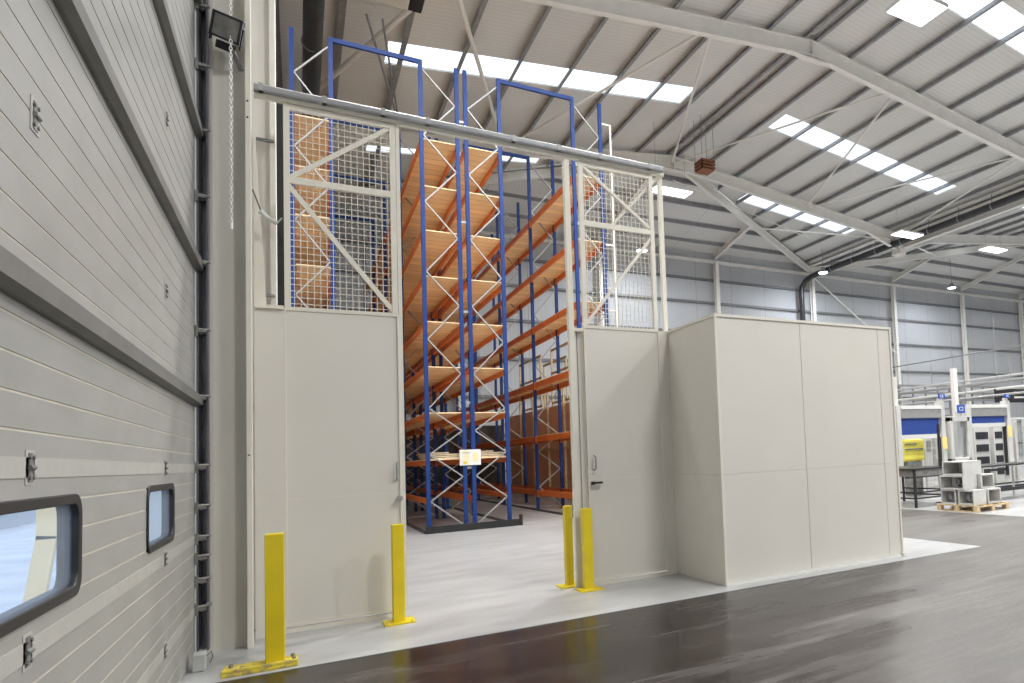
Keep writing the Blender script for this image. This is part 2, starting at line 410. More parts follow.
# purlins (Z sections running in depth)
def zsec(d=PT, f=.075, t=.016): return [(-f, -d), (0, -d), (0, -d+.0), (t, -d), (t, -t), (f+t, -t), (f+t, 0), (0, 0), (0, -d+t), (-f, -d+t)]
def zsec(d=PT, f=.10, t=.014):
    return [(-f, -d), (t, -d), (t, -t), (f, -t), (f, 0), (0, 0), (0, -d+t), (-f, -d+t)]
offs = [.24] + [.24+1.84*k+1.55-1.84*0 - 0 for k in range(0, 8)]
offs = [.24, 1.85, 3.7, 5.5, 7.35, 9.15, 10.95, 12.75, 14.5]
for nm, xr, sg, xe in (('left slope', RR, -1, LW), ('right slope', RR, 1, VX), ('far left slope', R2, -1, VX), ('far right slope', R2, 1, RW)):
    for i, o in enumerate(offs + ([16.1] if xe == LW else [])):
        x = xr+sg*o
        if abs(x-xr) > abs(xe-xr)-.25: continue
        yend = YB0 + (YW-YB0)*(abs(x-xr)/abs(xe-xr)) - .25
        if i == 0: yend = YB0+.1
        z = roof_z(x)
        mb = MB().prism(zsec(), (x, YF+.1, z), (x, yend, z))
        tag(mb.build('roof_purlin', 'purlin'), 'long grey galvanised purlin on the %s, %s down from the ridge' % (nm, ORD[i]), 'purlin', 'purlins of the %s' % nm)
# purlins across the hipped end
for nm, xr, xa, xb in (('near', RR, LW, VX), ('far', R2, VX, RW)):
    for i, y in enumerate((30.5, 32.35, 34.2, 36.0)):
        f = (y-YB0)/(YW-YB0); x0 = xr+(xa-xr)*f+.25; x1 = xr+(xb-xr)*f-.25
        z = hip_z(y)
        tag(MB().prism(zsec(), (x0, y, z), (x1, y, z)).build('hip_purlin', 'purlin'),
            'grey purlin crossing the hipped end of the %s roof span, %s below the ridge end' % (nm, ORD[i]), 'purlin', 'purlins of the %s hipped end' % nm)
# hip beams
for nm, xr, xe in (('rising from the left wall', RR, LW+.1), ('running from the ridge end down to the valley', RR, VX), ('beyond the valley, rising to the far ridge', R2, VX), ('at the far right corner', R2, RW-.1)):
    a = (xr, YB0, ZR-PT-.02); b = (xe, YW-.2, hip_z(YW-.2)-PT-.02)
    t = thing('hip_beam', b, 'cream steel hip beam %s' % nm, 'beam')
    MB().prism(isec(.42, .2), a, b).build('beam_section', 'steel_white', t)
    MB().prism(isec(.17, .24, .02, .2), (xr, YB0+.35, ZR-.04), (xe, YW-.1, ZE+.0)).build('cleat_strip', 'purlin', t)

# gable-end columns and their rafters
cols = [-.85, 7.0, 15.0, 23.0, 31.0, 39.1, 47.2, 55.2]
for i, x in enumerate(cols):
    zt = ZE-PT-.5
    t = thing('wall_column', (x, YW-.32, 0), 'cream steel column against the far wall, %s from the left wall' % ORD[i], 'column', 'columns on the far wall')
    mb = MB().prism(isec(.3, .26, .02, .02), (x, YW-.17, 0), (x, YW-.17, zt), frame=(0,-1,0) if False else (0,1,0))
    mb.build('shaft', 'steel_white', t)
    xr = RR if x < VX else R2; xe = LW if x < RR else (VX if x < R2 else RW)
    if abs(x-VX) > .5 and i > 0:
        f = abs(x-xr)/abs(xe-xr); y1 = YB0 + (YW-YB0)*f
        MB().prism(isec(.3, .2, .02, .02), (x, YW-.2, hip_z(YW-.2)-PT-.04), (x, y1, hip_z(y1)-PT-.04)).build('end_rafter', 'steel_white', t)
# sheeting rails on back wall, gutter band
for i, z in enumerate((1.0, 2.9, 5.0, 7.06, 9.18, 11.12, 12.63)):
    tag(MB().box(LW+.05, RW-.1, YW-.16, YW, z-.07, z+.07).build('sheeting_rail', 'rail_dark'), 'dark horizontal rail on the far wall, %s up from the floor' % ORD[i], 'rail', 'rails on the far wall')
tag(MB().box(LW+.05, RW-.1, YW-.3, YW-.05, 13.72, 13.9).build('eaves_beam', 'steel_white'), 'cream eaves beam along the top of the far wall', 'beam')
for i, z in enumerate((2.2, 4.2, 6.2, 8.2, 10.2, 12.2)):
    tag(MB().box(LW, LW+.16, 9.3, YW-.35, z-.07, z+.07).build('side_sheeting_rail', 'rail_dark'), 'dark horizontal rail on the left wall, %s up from the floor' % ORD[i], 'rail', 'rails on the left wall')

# valley girder
t = thing('valley_beam', (VX, 12, 13.2), 'deep cream valley girder under the gutter between the two roof spans', 'beam')
MB().prism(isec(.85, .30), (VX+.15, -3.3, ZE-PT-.15), (VX+.15, YB0, ZE-PT-.15)).build('girder', 'steel_white', t)
MB().box(VX-.2, VX+.2, YF+.1, YW-.1, ZE-.15, ZE-.1).build('gutter_sole', 'steel_white', t)
MB().box(VX-.3, VX+.3, YB0-.3, YB0+.3, 12.95, 13.6).build('node_box', 'steel_white', t)
# roof bracing tubes
def brace(a, b, label, r=.055):
    (xa, ya), (xb, yb) = a, b
    mb = MB().tube([(xa, ya, roof_z(xa)-PT-.32), (xb, yb, roof_z(xb)-PT-.32)], r, 8)
    tag(mb.build('brace_tube', 'steel_white', smooth=False), label, 'brace', 'diagonal roof braces')
A, B_ = 18.1, 28.5
for a, b, l, r in (
    ((-.7, B_), (3.4, A), 'thick cream roof brace slanting above the left rack top', .08),
    ((7.4, B_), (3.5, A), 'cream roof brace crossing the rooflight above the middle rack', .07),
    ((7.5, B_), (11.3, A), 'cream roof brace crossing the rooflight right of the centre', .05),
    ((15.5, B_), (11.5, A), 'short steep cream roof brace left of the ridge', .055),
    ((15.7, B_), (19.7, A), 'long thin cream roof brace right of the ridge', .045),
    ((23.8, B_), (19.9, A), 'cream roof brace crossing the right rooflight', .05),
    ((24.0, B_), (27.9, A), 'thin cream roof brace below the near rafter, toward the valley', .04),
    ((30.8, B_), (28.0, A), 'cream roof brace meeting the valley girder', .045),
    ((31.4, 28.9), (39.0, 32.6), 'cream brace beyond the valley at the far span', .05),
    ((23.0, 33.1), (30.8, 28.9), 'cream brace under the hipped end beside the valley', .05),
    ):
    brace(a, b, l, r)
tag(MB().tube([(31.0, YW-.45, 13.6), (38.9, YW-.45, 8.4)], .06, 8).build('wall_brace', 'steel_white'), 'cream diagonal brace on the far wall above the white enclosure', 'brace')
tag(MB().tube([(15.7, 28.9, 15.0), (26.0, 30.9, 13.95)], .022, 6).build('tie_rod', 'steel_white'), 'thin tie rod running right from the ridge end', 'rod')

# drain pipes
def pipe(name, pts, r, label, clips):
    t = thing(name, pts[0], label, 'pipe')
    MB().tube(pts, r, 14).build('pipe_run', 'pipe', t, smooth=True)
    for k, (p, d) in enumerate(clips):
        pc = MB().tube([V(p)-V(d)*.03, V(p)+V(d)*.03], r*1.08, 14).build('pipe_clip', 'galv', t)
        MB().bar(V(p)+V((0,0,r)), V(p)+V((0,0,r+.45)), .03, .03).build('hanger', 'galv', pc)
    return t
px = 30.45
pipe('drain_pipe', [(px, -3, 13.7), (px, 35.6, 13.48), (px-.1, 36.2, 13.4), (px-.35, 36.6, 13.15), (px-.55, 36.8, 12.7), (px-.6, 36.8, 12.2), (px-.6, 36.8, 0)], .19,
     'black drain pipe under the valley, turning down the far wall', [((px, y, 13.7-.22*(y+3)/38.6), (0,1,0)) for y in [9+2.1*k for k in range(13)]])
pipe('eaves_drain_pipe', [(.40, 8.9, 13.55), (.40, 36.8, 13.4)], .24, 'black drain pipe high above the left rack', [((.38, y, 13.5), (0,1,0)) for y in (18.9, 21.5, 24, 26.5)])

# ------------------------------------------------------------------ lights
def led_panel(loc, label, name='led_high_bay', sx=1.8, sy=.8, energy=500, group='rectangular high bay lights', drop=None):
    t = thing(name, loc, label, 'light', group); x, y, z = loc
    hs = MB().box(x-sx/2, x+sx/2, y-sy/2, y+sy/2, z+.02, z+.12).build('housing', 'white', t)
    MB().box(x-sx/2+.03, x+sx/2-.03, y-sy/2+.03, y+sy/2-.03, z, z+.02).build('diffuser', 'led', hs)
    top = rz(x, y)
    for k in (-1, 1): MB().tube([(x+k*sx*.4, y, z+.12), (x+k*sx*.4, y, top)], .006, 5).build('wire', 'galv', t)
    ld = bpy.data.lights.new('high_bay_lamp', 'AREA'); ld.shape = 'RECTANGLE'; ld.size = sx-.1; ld.size_y = sy-.1; ld.energy = energy; ld.color = (1, .985, .96)
    lo = bpy.data.objects.new('high_bay_lamp', ld); COL.objects.link(lo); lo.parent = t.obj; lo.location = (0, 0, -.02)
    return t
for loc, lab in (((13.9, 25.8, 13.0), 'rectangular ceiling light beside the cream post at the right gate'),
                 ((28.6, 25.75, 13.0), 'rectangular ceiling light hanging in front of the valley girder'),
                 ((35.9, 25.6, 13.0), 'rectangular ceiling light beyond the valley, farther right')):
    led_panel(loc, lab, energy=620)
led_panel((13.95, 11.75, 13.0), 'glaring ceiling light at the top right, nearest the viewer', sx=1.35, sy=.95, energy=1100)
# same fittings over the parts of the hall outside the frame
for x in (1.9, 6.5, 28.6, 43): led_panel((x, 11.75, 13.0), 'high bay light in the row over the dock lane, %s' % ('at its left end' if x < 2 else 'over the racks' if x < 10 else 'right of the glaring one' if x < 30 else 'far right'), energy=650)
for x in (6.5, 13.9, 22, 28.6, 43): led_panel((x, -1.5, 13.0), 'high bay light behind the viewpoint, %s' % {6.5:'left end', 13.9:'second from left', 22:'middle', 28.6:'fourth from left', 43:'right end'}[x], energy=900)
led_panel((22, 18.5, 13.0) if False else (22.0, 5.0, 13.2), 'high bay light over the dark lane out of view', energy=700)
for x in (50,): led_panel((x, 25.7, 13.0), 'high bay light at the far end of the machine hall', energy=700)
led_panel((5.3, 19.5, 12.9), 'narrow light over the rack aisle', name='aisle_light', sx=1.4, sy=.3, energy=330, group='aisle lights') if False else None
for i, (x, y, z, lab) in enumerate(((16.43, 34.25, 13.0, 'small round bluish light seen through the right gate mesh'),
                      (29.5, 34.0, 13.0, 'small round bluish light by the far bend of the drain pipe'),
                      (41.8, 33.6, 13.0, 'small round bluish light at the far right'))):
    t = thing('round_high_bay', (x, y, z), lab, 'light', 'small round high bay lights')
    mb = MB()
    prof = [(.0, .0), (.3, 0), (.33, .05), (.16, .2), (.12, .36), (0, .38)]
    n = 16
    vs = [(x+r*math.cos(2*math.pi*k/n), y+r*math.sin(2*math.pi*k/n), z+.03+h) for r, h in prof[1:-1] for k in range(n)]
    fs = [(i_*n+k, i_*n+(k+1) % n, (i_+1)*n+(k+1) % n, (i_+1)*n+k) for i_ in range(3) for k in range(n)] + [tuple(3*n+k for k in range(n))]
    mb.add(vs, fs); mb.build('reflector', 'galv', t)
    MB().tube([(x, y, z), (x, y, z+.03)], .29, 16).build('lens', 'led_cool', t)
    MB().tube([(x, y, z+.4), (x, y, rz(x, y))], .02, 6).build('stem', 'galv', t)
    ld = bpy.data.lights.new('round_lamp', 'AREA'); ld.shape = 'DISK'; ld.size = .5; ld.energy = 260; ld.color = (.85, .92, 1)
    lo = bpy.data.objects.new('round_lamp', ld); COL.objects.link(lo); lo.parent = t.obj; lo.location = (0, 0, -.02)

# hanging warm-coloured cage box under the ridge
cx, cy, cz = 15.2, 25.0, 13.85
t = thing('hanging_cage', (cx, cy, cz), 'rust coloured slatted box hanging on wires below the ridge', 'box')
mb = MB().box(cx-.32, cx+.32, cy-.32, cy+.32, cz, cz+.04)
for k in range(3):
    z = cz+.08+k*.14; 
    for sx in (-1, 1): mb.box(cx+sx*.32-.02, cx+sx*.32+.02, cy-.34, cy+.34, z, z+.08); mb.box(cx-.34, cx+.34, cy+sx*.32-.02, cy+sx*.32+.02, z, z+.08)
mb.build('slats', 'rust_orange', t)
MB().box(cx-.24, cx+.24, cy-.24, cy+.24, cz+.04, cz+.42).build('core', 'black_metal', t)
for sx in (-1, 1):
    for sy in (-1, 1): MB().tube([(cx+sx*.3, cy+sy*.3, cz+.4), (cx+sx*.3, cy+sy*.3, rz(cx+sx*.3, cy))], .012, 5).build('wire', 'galv', t)

# suspended heater above the left rack
hx, hy, hz = 1.95, 18.75, 13.86
t = thing('unit_heater', (hx, hy, hz), 'beige box heater hanging at the top edge above the racks', 'heater')
MB().box(hx-.62, hx+.62, hy-.3, hy+.6, hz, hz+.40).build('casing', 'cream', t, bevel=.02)
MB().box(hx+.62, hx+.95, hy-.15, hy+.6, hz+.02, hz+.28).build('outlet', 'black', t)
for k in range(3): MB().box(hx+.64, hx+.97, hy-.15, hy+.6, hz+.06+k*.08, hz+.08+k*.08).build('louvre', 'black_metal', t)
# two thin stays to the far rafter fixing
t = thing('stay_wires', (3.0, 26.2, 13.9), 'pair of thin stays meeting at a fixing above the left gate', 'stay')
MB().tube([(2.05, 20.3, 14.0), (3.12, 26.2, 13.95)], .03, 6).build('stay', 'galv', t)
MB().tube([(1.65, 20.2, 13.95), (3.1, 26.2, 13.95)], .035, 6).build('stay', 'purlin', t)
MB().tube([(3.1, 26.2, 13.85), (3.1, 26.2, 14.3)], .1, 8).build('fixing', 'galv', t)

# ------------------------------------------------------------------ dock door
DX = -.78                                               # inner face
door = H(bpy.data.objects.new('door_1', None), (DX, 4.6, 0)); COL.objects.link(door.obj); door.obj.location = (DX, 4.6, 0); struct(door)
door.obj['label'] = 'grey sectional dock door at the left'
PITCH, Z00 = .617, -.2
wy = [(2.86, 3.86), (5.36, 6.36)]; wz = (1.14, 1.53)
zs = []; z = 1.03-2*.617
while z < 7.3: zs.append(z); z += PITCH
def planks(mb, y0, y1, z0, z1):
    if y1-y0 > .01 and z1-z0 > .004: mb.box(DX-.03, DX, y0, y1, z0, z1)
for z0 in zs:
    z1 = z0+PITCH; za = max(z0, .02)
    if z1 < .1: continue
    mb = MB(); nb = 5; h = (z1-z0)/nb
    rows = [(z0+k*h+.005, z0+(k+1)*h-.005) for k in range(nb)]
    core = MB()
    # smooth wide band at the panel joint
    for a, b in rows:
        a = max(a, za)
        if b < a: continue
        if a < wz[1] and b > wz[0]:
            ys = [1.62, wy[0][0], wy[0][1], wy[1][0], wy[1][1], 7.6]
            for q in (0, 2, 4): planks(mb, ys[q], ys[q+1], a, b)
            for q in (0, 1):
                if a < wz[0]: planks(mb, wy[q][0], wy[q][1], a, min(b, wz[0]))
                if b > wz[1]: planks(mb, wy[q][0], wy[q][1], max(a, wz[1]), b)
        else: planks(mb, 1.62, 7.6, a, b)
    # core behind grooves
    if z0 < 1.3 < z1:
        ys = [1.62, wy[0][0], wy[0][1], wy[1][0], wy[1][1], 7.6]
        for q in (0, 2, 4): core.box(DX-.045, DX-.0025, ys[q], ys[q+1], za, z1)
        for q in (0, 1):
            core.box(DX-.045, DX-.0025, wy[q][0], wy[q][1], za, wz[0]); core.box(DX-.045, DX-.0025, wy[q][0], wy[q][1], wz[1], z1)
    else: core.box(DX-.045, DX-.0025, 1.62, 7.6, za, z1)
    ds = mb.build('door_section', 'door', door, bevel=0); core.build('groove_lines', 'groove', ds)
def rrect(y0, y1, z0, z1, r, n=6):
    pts = []
    for cy_, cz_, a0 in ((y1-r, z1-r, 0), (y0+r, z1-r, 90), (y0+r, z0+r, 180), (y1-r, z0+r, 270)):
        for k in range(n+1):
            a = math.radians(a0+90*k/n); pts.append((cy_+r*math.cos(a), cz_+r*math.sin(a)))
    return pts
for (a, b) in wy:
    mb = MB()
    o = rrect(a-.012, b+.012, wz[0]-.012, wz[1]+.012, .085); i_ = rrect(a+.03, b-.03, wz[0]+.03, wz[1]-.03, .06)
    n = len(o)
    vs = [(DX-.06, *p) for p in o] + [(DX+.012, *p) for p in o] + [(DX+.008, *p) for p in i_] + [(DX-.06, *p) for p in i_]
    fs = []
    for q in range(4):
        for k in range(n):
            fs.append((q*n+k, q*n+(k+1) % n, ((q+1) % 4)*n+(k+1) % n, ((q+1) % 4)*n+k))
    mb.add(vs, fs)
    fr = mb.build('window_frame', 'black', door, bevel=.006, smooth=False)
    MB().box(DX-.02, DX-.014, a-.01, b+.01, wz[0]-.01, wz[1]+.01).build('window_pane', 'door_glass', fr)
for z in (2.255, 3.48, 4.72, 5.95):
    poly = [(DX, z-.06), (DX+.02, z-.06), (DX+.056, z-.045), (DX+.056, z+.03), (DX+.014, z+.055), (DX, z+.055)]
    mb = MB(); n = 6
    vs = [(x, 1.62, zz) for x, zz in poly] + [(x, 7.72, zz) for x, zz in poly]
    mb.add(vs, [(k, (k+1) % n, n+(k+1) % n, n+k) for k in range(n)] + [tuple(range(n)), tuple(range(n, 2*n))])
    mb.build('stiffener_rail', 'door_rail', door)
for z in [q for q in zs if .3 < q < 5.5]:
    for y in (3.24, 6.02):
        if any(abs(z-q) < .12 for q in (2.255, 3.48, 4.72)): continue
        MB().box(DX, DX+.003, y-.045, y+.045, z-.06, z+.06).build('hinge_plate', 'joint', door)
        mb = MB().box(DX, DX+.006, y-.022, y+.022, z-.05, z+.05)
        mb.tube([(DX+.008, y-.028, z), (DX+.008, y+.028, z)], .008, 8)
        for dz in (-.035, .035):
            for dy in (-.02, .02): mb.tube([(DX, y+dy, z+dz), (DX+.011, y+dy, z+dz)], .008, 6)
        mb.build('hinge', 'machine_dark', door)
for z in [q for q in zs if .3 < q < 1.8]:
    MB().box(DX, DX+.003, 1.62, 7.6, z-.035, z+.035).build('joint_strip', 'joint', door)
# vertical track
t = thing('door_track', (-.73, 7.65, 0), 'dark vertical steel door track between the dock door and the cream pier', 'track')
MB().box(-.77, -.755, 7.6, 7.72, .05, 7.6).box(-.755, -.70, 7.70, 7.72, .05, 7.6).box(-.70, -.685, 7.62, 7.72, .05, 7.6).build('channel', 'dark_track', t)
MB().box(-.762, -.74, 7.61, 7.66, .1, 7.6).build('seal_strip', 'black', t)
for z in [.42, .66, .86, 1.03, 1.3, 1.655, 2.27, 2.87, 3.49, 4.1, 4.72, 5.33, 5.9]:
    mb = MB().box(-.785, -.70, 7.56, 7.6, z-.012, z+.012).box(-.775, -.755, 7.55, 7.6, z-.05, z+.05)
    mb.tube([(-.77, 7.585, z+.02), (-.672, 7.62, z+.02)], .012, 8); mb.tube([(-.735, 7.6, z), (-.735, 7.64, z)], .028, 10)
    mb.build('roller_bracket', 'machine_dark', t)
MB().box(-.70, -.66, 7.6, 7.62, .44, .47).build('bottom_bracket', 'galv', t)
t = thing('sensor_box', (-.70, 7.12, 0), 'small grey box on the floor at the foot of the dock door', 'box')
MB().box(-.745, -.66, 7.06, 7.19, 0, .14).build('casing', 'grey_plastic', t, bevel=.01)
MB().tube([(-.66, 7.15, .1), (-.63, 7.17, .13), (-.62, 7.2, .08), (-.64, 7.19, .03)], .004, 5).build('cable_loop', 'cable', t)

# yellow guard outside, seen through the near door window
t = thing('yard_guard_post', (-2.2, 9.6, -.1), 'pale yellow bent guard post outside the near door window', 'post')
MB().box(-2.21, -2.06, 9.4, 9.5, 1.02, 2.6).build('upright', 'pale_yellow', t)
MB().bar((-2.135, 9.45, 1.05), (-2.29, 9.45, -.1), .15, .1, up=(0,1,0)).build('stay', 'pale_yellow', t)
tag(MB().box(-9.5, -9.2, 10, 60, -.1, 1.0).box(-9.7, -9.0, 20, 20.4, -.1, 1.4).build('yard_wall', 'grey_plastic'), 'pale grey wall across the yard outside the dock door', 'wall')

# ------------------------------------------------------------------ pier and door jamb post
struct(MB().box(LW, -.66, 7.73, 8.05, 0, 14.3).box(-.66, -.40, 7.76, 8.05, 0, 14.3).build('wall_pier', 'wall_pier', origin=(0,0,0)))
t = thing('main_column', (-.5, 8.7, 0), 'tall cream steel column behind the pier beside the left gate', 'column')
MB().box(-.9, -.20, 8.52, 8.56, 0, 14.2).box(-.24, -.19, 8.45, 8.85, 0, 14.2).box(-.9, -.85, 8.45, 8.85, 0, 14.2).build('shaft', 'steel_white', t)
t = thing('jamb_post', (-.385, 7.70, 0), 'narrow cream corner post where the pier meets the partition', 'post')
MB().box(-.41, -.365, 7.63, 7.74, 0, 14.0).build('angle', 'cream_post', t, bevel=.004)
for z in (5.10, 4.96 - .02, 1.75): MB().tube([(-.39, 7.62, z), (-.39, 7.632, z)], .008, 6).build('bolt', 'black_metal', t)
tag(MB().box(-.26, -.115, 9.4, 9.5, 0, 5.95).build('dark_gap_strip', 'black'), 'black vertical strip filling the dark gap between the cream column and the left gate', 'trunking')  # plain black strip added to fill the dark gap beside the column
# slanting brace plate behind the filler and cable gland
t = thing('slanting_gusset', (-.33, 8.2, 3.2), 'cream tapering plate leaning beside the jamb post above the partition', 'plate')
mb = MB(); vs = []
for y in (8.14, 8.17): vs += [(-.37, y, 3.0), (-.255, y, 3.0), (-.355, y, 4.95), (-.37, y, 4.95)]
mb.add(vs, [(0,1,2,3), (7,6,5,4), (0,4,5,1), (1,5,6,2), (2,6,7,3), (3,7,4,0)]); mb.build('plate', 'cream_post', t)
t = thing('wall_tie', (-.3, 8.2, 4.1), 'small grey turnbuckle and wire on the column above the filler panel', 'fitting')
MB().tube([(-.37, 7.98, 4.37), (-.30, 7.98, 4.16)], .007, 6).build('wire', 'cable', t)
MB().tube([(-.31, 7.98, 4.16), (-.25, 7.98, 4.10), (-.17, 7.98, 4.06)], .024, 8).build('body', 'grey_plastic', t)
MB().tube([(-.17, 7.98, 4.06), (-.13, 7.98, 4.12)], .008, 6).build('hook', 'galv', t)
for z, nm in ((5.08, 'upper'), (3.42, 'lower')):
    tag(MB().box(-.36, -.20, 8.42, 8.46, z-.012, z+.012).build('column_bracket', 'galv'), '%s short grey flat bracket on the column behind the jamb post' % nm, 'bracket')

# floodlight on the pier
t = thing('floodlight', (-.52, 7.6, 5.56), 'black floodlight mounted high on the cream pier by the dock door', 'light')
def rot_mb(mb, c, eul):
    R_ = Matrix.Translation(c) @ eul.to_matrix().to_4x4() @ Matrix.Translation(-V(c)); mb.v = [tuple(R_ @ V(v)) for v in mb.v]; return mb
from mathutils import Euler
c0 = V((-.53, 7.5, 5.70)); e0 = Euler((math.radians(28), math.radians(17), math.radians(-8)))
def fl(mb): return rot_mb(mb, c0, e0)
mb = MB().box(-.64, -.42, 7.47, 7.55, 5.60, 5.80)
for k in range(9): mb.box(-.635+k*.025, -.628+k*.025, 7.55, 7.585, 5.61, 5.79)
fl(mb).build('housing', 'black_metal', t, bevel=.006)
mb = MB().box(-.65, -.41, 7.455, 7.475, 5.59, 5.61).box(-.65, -.41, 7.455, 7.475, 5.79, 5.81).box(-.65, -.63, 7.455, 7.475, 5.59, 5.81).box(-.43, -.41, 7.455, 7.475, 5.59, 5.81)
fl(mb).build('bezel', 'black_metal', t)
fl(MB().box(-.63, -.43, 7.462, 7.47, 5.61, 5.79)).build('lens', 'machine_dark', t)
fl(MB().box(-.60, -.46, 7.50, 7.56, 5.50, 5.57).box(-.655, -.645, 7.49, 7.53, 5.55, 5.74).box(-.415, -.405, 7.49, 7.53, 5.55, 5.74)).build('bracket', 'black', t)
MB().bar((-.5, 7.56, 5.52), (-.44, 7.76, 5.45), .04, .02).build('arm', 'galv', t)

# white chain
mb = MB(); z = 6.7; k = 0
while z > 3.87:
    pts = []
    for q in range(10):
        a = 2*math.pi*q/10; u, w_ = .011*math.cos(a), .022*math.sin(a)
        pts.append((-.508+(u if k % 2 else u*.25), 7.5+(0 if k % 2 else u), z+w_))
    mb.tube(pts, .0042, 5, closed=True); z -= .034; k += 1
mb.tube([(-.508, 7.5, 3.87), (-.508, 7.5, 3.81)], .011, 8)
mb.build('pull_chain', 'chain'); tag(bpy.data.objects['pull_chain'], 'white plastic pull chain hanging in front of the cream pier', 'chain')

# ------------------------------------------------------------------ partition
def boxes(mb, *bs):
    for b in bs: mb.box(*b)
    return mb
# filler left
t = thing('filler_panel', (-.25, 8.05, 0), 'narrow cream steel panel between the pier and the left gate', 'panel')
MB().box(-.365, -.120, 8.03, 8.08, .0, 3.2).build('sheet', 'cream', t); MB().box(-.365, -.122, 8.0, 8.1, 3.2, 3.235).build('cap', 'cream_post', t)
MB().box(-.365, .9, 8.06, 8.11, 0, .045).build('sill', 'cream_post', t)
def gate(x0, x1, label, flip, ymid):
    t = thing('mesh_gate', ((x0+x1)/2, ymid, .05), label, 'gate')
    y0, y1 = ymid-.025, ymid+.025
    zb, zm, zt = .06, 3.225, 5.36
    fw = .055
    # lower sheet
    sheet = MB().box(x0, x1, y0+.012, y1-.008, zb, zm).build('lower_sheet', 'cream', t)
    fr = MB()
    for a, b in ((x0, x0+fw), (x1-fw, x1)): fr.box(a, b, y0, y1, zm-.02, zt)
    for za, zb_ in ((zt-fw, zt-.001), (zm-.019, zm+.02), (4.53, 4.59)): fr.box(x0+fw+.0005, x1-fw-.0005, y0+.002, y1-.002, za, zb_)
    fr.box(x0-.004, x0+.012, y0-.004, y1, zb, zm).box(x1-.012, x1+.004, y0-.004, y1, zb, zm).box(x0+.013, x1-.013, y0-.002, y1, zb, zb+.03).box(x0+.013, x1-.013, y0+.010, y1-.009, 1.299, 1.305)
    fr.build('frame', 'cream_post', t)
    d = MB(); yd = ymid
    if not flip:
        d.bar((x0+.03, yd, 4.57), (x1-.03, yd, 5.33), .03, .045); d.bar((x0+.03, yd, 4.52), (x1-.03, yd, 3.25), .03, .045)
    else:
        d.bar((x0+.03, yd, 5.33), (x1-.03, yd, 4.60), .03, .035)
        d.bar((x0+.03, yd, 3.25), (x1-.03, yd, 4.50), .03, .035); d.bar((x0+.45, yd+.03, 4.60), (x1+.1, yd+.03, 5.36), .03, .035)
    d.build('diagonal_brace', 'cream_post', t)
    m = MB(); r = .0032
    x = x0+fw+.03
    while x < x1-fw-.01: m.box(x-r, x+r, yd+.006, yd+.012, zm, zt-.02); x += .058
    z = zm+.06
    while z < zt-fw: m.box(x0+.02, x1-.02, yd+.012, yd+.018, z-r, z+r); z += .066
    m.build('wire_mesh', 'cream_post', t)
    return t, sheet
g1, s1_ = gate(-.115, .922, 'left cream gate, solid below and wire mesh above, pallet boards behind it', False, 8.1)
MB().box(.927, .965, 8.085, 8.13, .05, 5.36).build('closing_stile', 'cream_post', g1)
h = MB().tube([(.885, 8.08, 1.62), (.880, 8.04, 1.60), (.880, 8.04, 1.46), (.885, 8.08, 1.44)], .011, 8); h.build('pull_handle', 'galv', s1_)
MB().tube([(.90, 8.08, 1.24), (.90, 8.03, 1.24)], .02, 12).tube([(.90, 8.03, 1.24), (.90, 8.01, 1.24)], .03, 12).build('door_knob', 'galv', s1_)
g2, s2_ = gate(3.03, 4.07, 'right cream gate, solid below and wire mesh above, beside the white enclosure', True, 8.1)
h = MB().tube([(3.10, 8.06, 1.60), (3.11, 8.03, 1.58), (3.11, 8.03, 1.44), (3.10, 8.06, 1.42)], .011, 8); h.build('pull_handle', 'galv', s2_)
mb = MB().box(3.06, 3.10, 8.05, 8.075, 1.24, 1.28).box(3.06, 3.19, 8.02, 8.05, 1.25, 1.275); mb.build('latch', 'black', s2_)
# posts
t = thing('gate_post', (2.87, 8.1, 0), 'tall cream square post at the right side of the opening', 'post')
MB().box(2.835, 2.905, 8.07, 8.14, 0, 5.34).build('shaft', 'cream_post', t, bevel=.004)
MB().box(2.905, 3.035, 8.14, 8.18, 0, 3.2).build('side_channel', 'cream', t); MB().box(2.905, 3.03, 8.08, 8.139, 3.16, 3.2).build('channel_cap', 'cream_post', t)
MB().box(2.95, 2.96, 8.135, 8.14, 0, 3.16).build('channel_line', 'machine_dark', t)
t = thing('end_post', (4.18, 8.1, 0), 'tall cream square post behind the enclosure corner, right of the mesh', 'post')
MB().box(4.185, 4.245, 8.125, 8.18, 3.24, 5.44).build('shaft', 'cream_post', t, bevel=.004)
t = thing('filler_panel', (4.15, 8.1, 0), 'narrow cream steel strip between the right gate and the enclosure', 'panel')
MB().box(4.075, 4.225, 8.07, 8.115, 0, 3.225).build('sheet', 'cream', t); MB().box(3.03, 4.21, 8.06, 8.11, 0, .045).build('sill', 'cream_post', t)
# head rail
t = thing('gate_head_rail', (1.95, 8.1, 5.38), 'long galvanised sliding gate rail over the cream head beam', 'rail')
MB().box(-.36, 4.24, 8.06, 8.12, 5.365, 5.405).build('head_beam', 'cream_post', t)
poly = [(-.03, -.035), (.03, -.035), (.036, -.02), (.036, .02), (.02, .037), (-.02, .037), (-.036, .02), (-.036, -.02)]
MB().prism(poly, (-.36, 8.02, 5.435), (4.20, 8.02, 5.435)).build('track', 'galv', t)
for x in (-.3, .25, .80, 1.25, 2.2, 2.75, 3.3, 4.0): MB().box(x-.02, x+.02, 7.979, 8.058, 5.40, 5.476).build('rail_clip', 'galv_light', t)

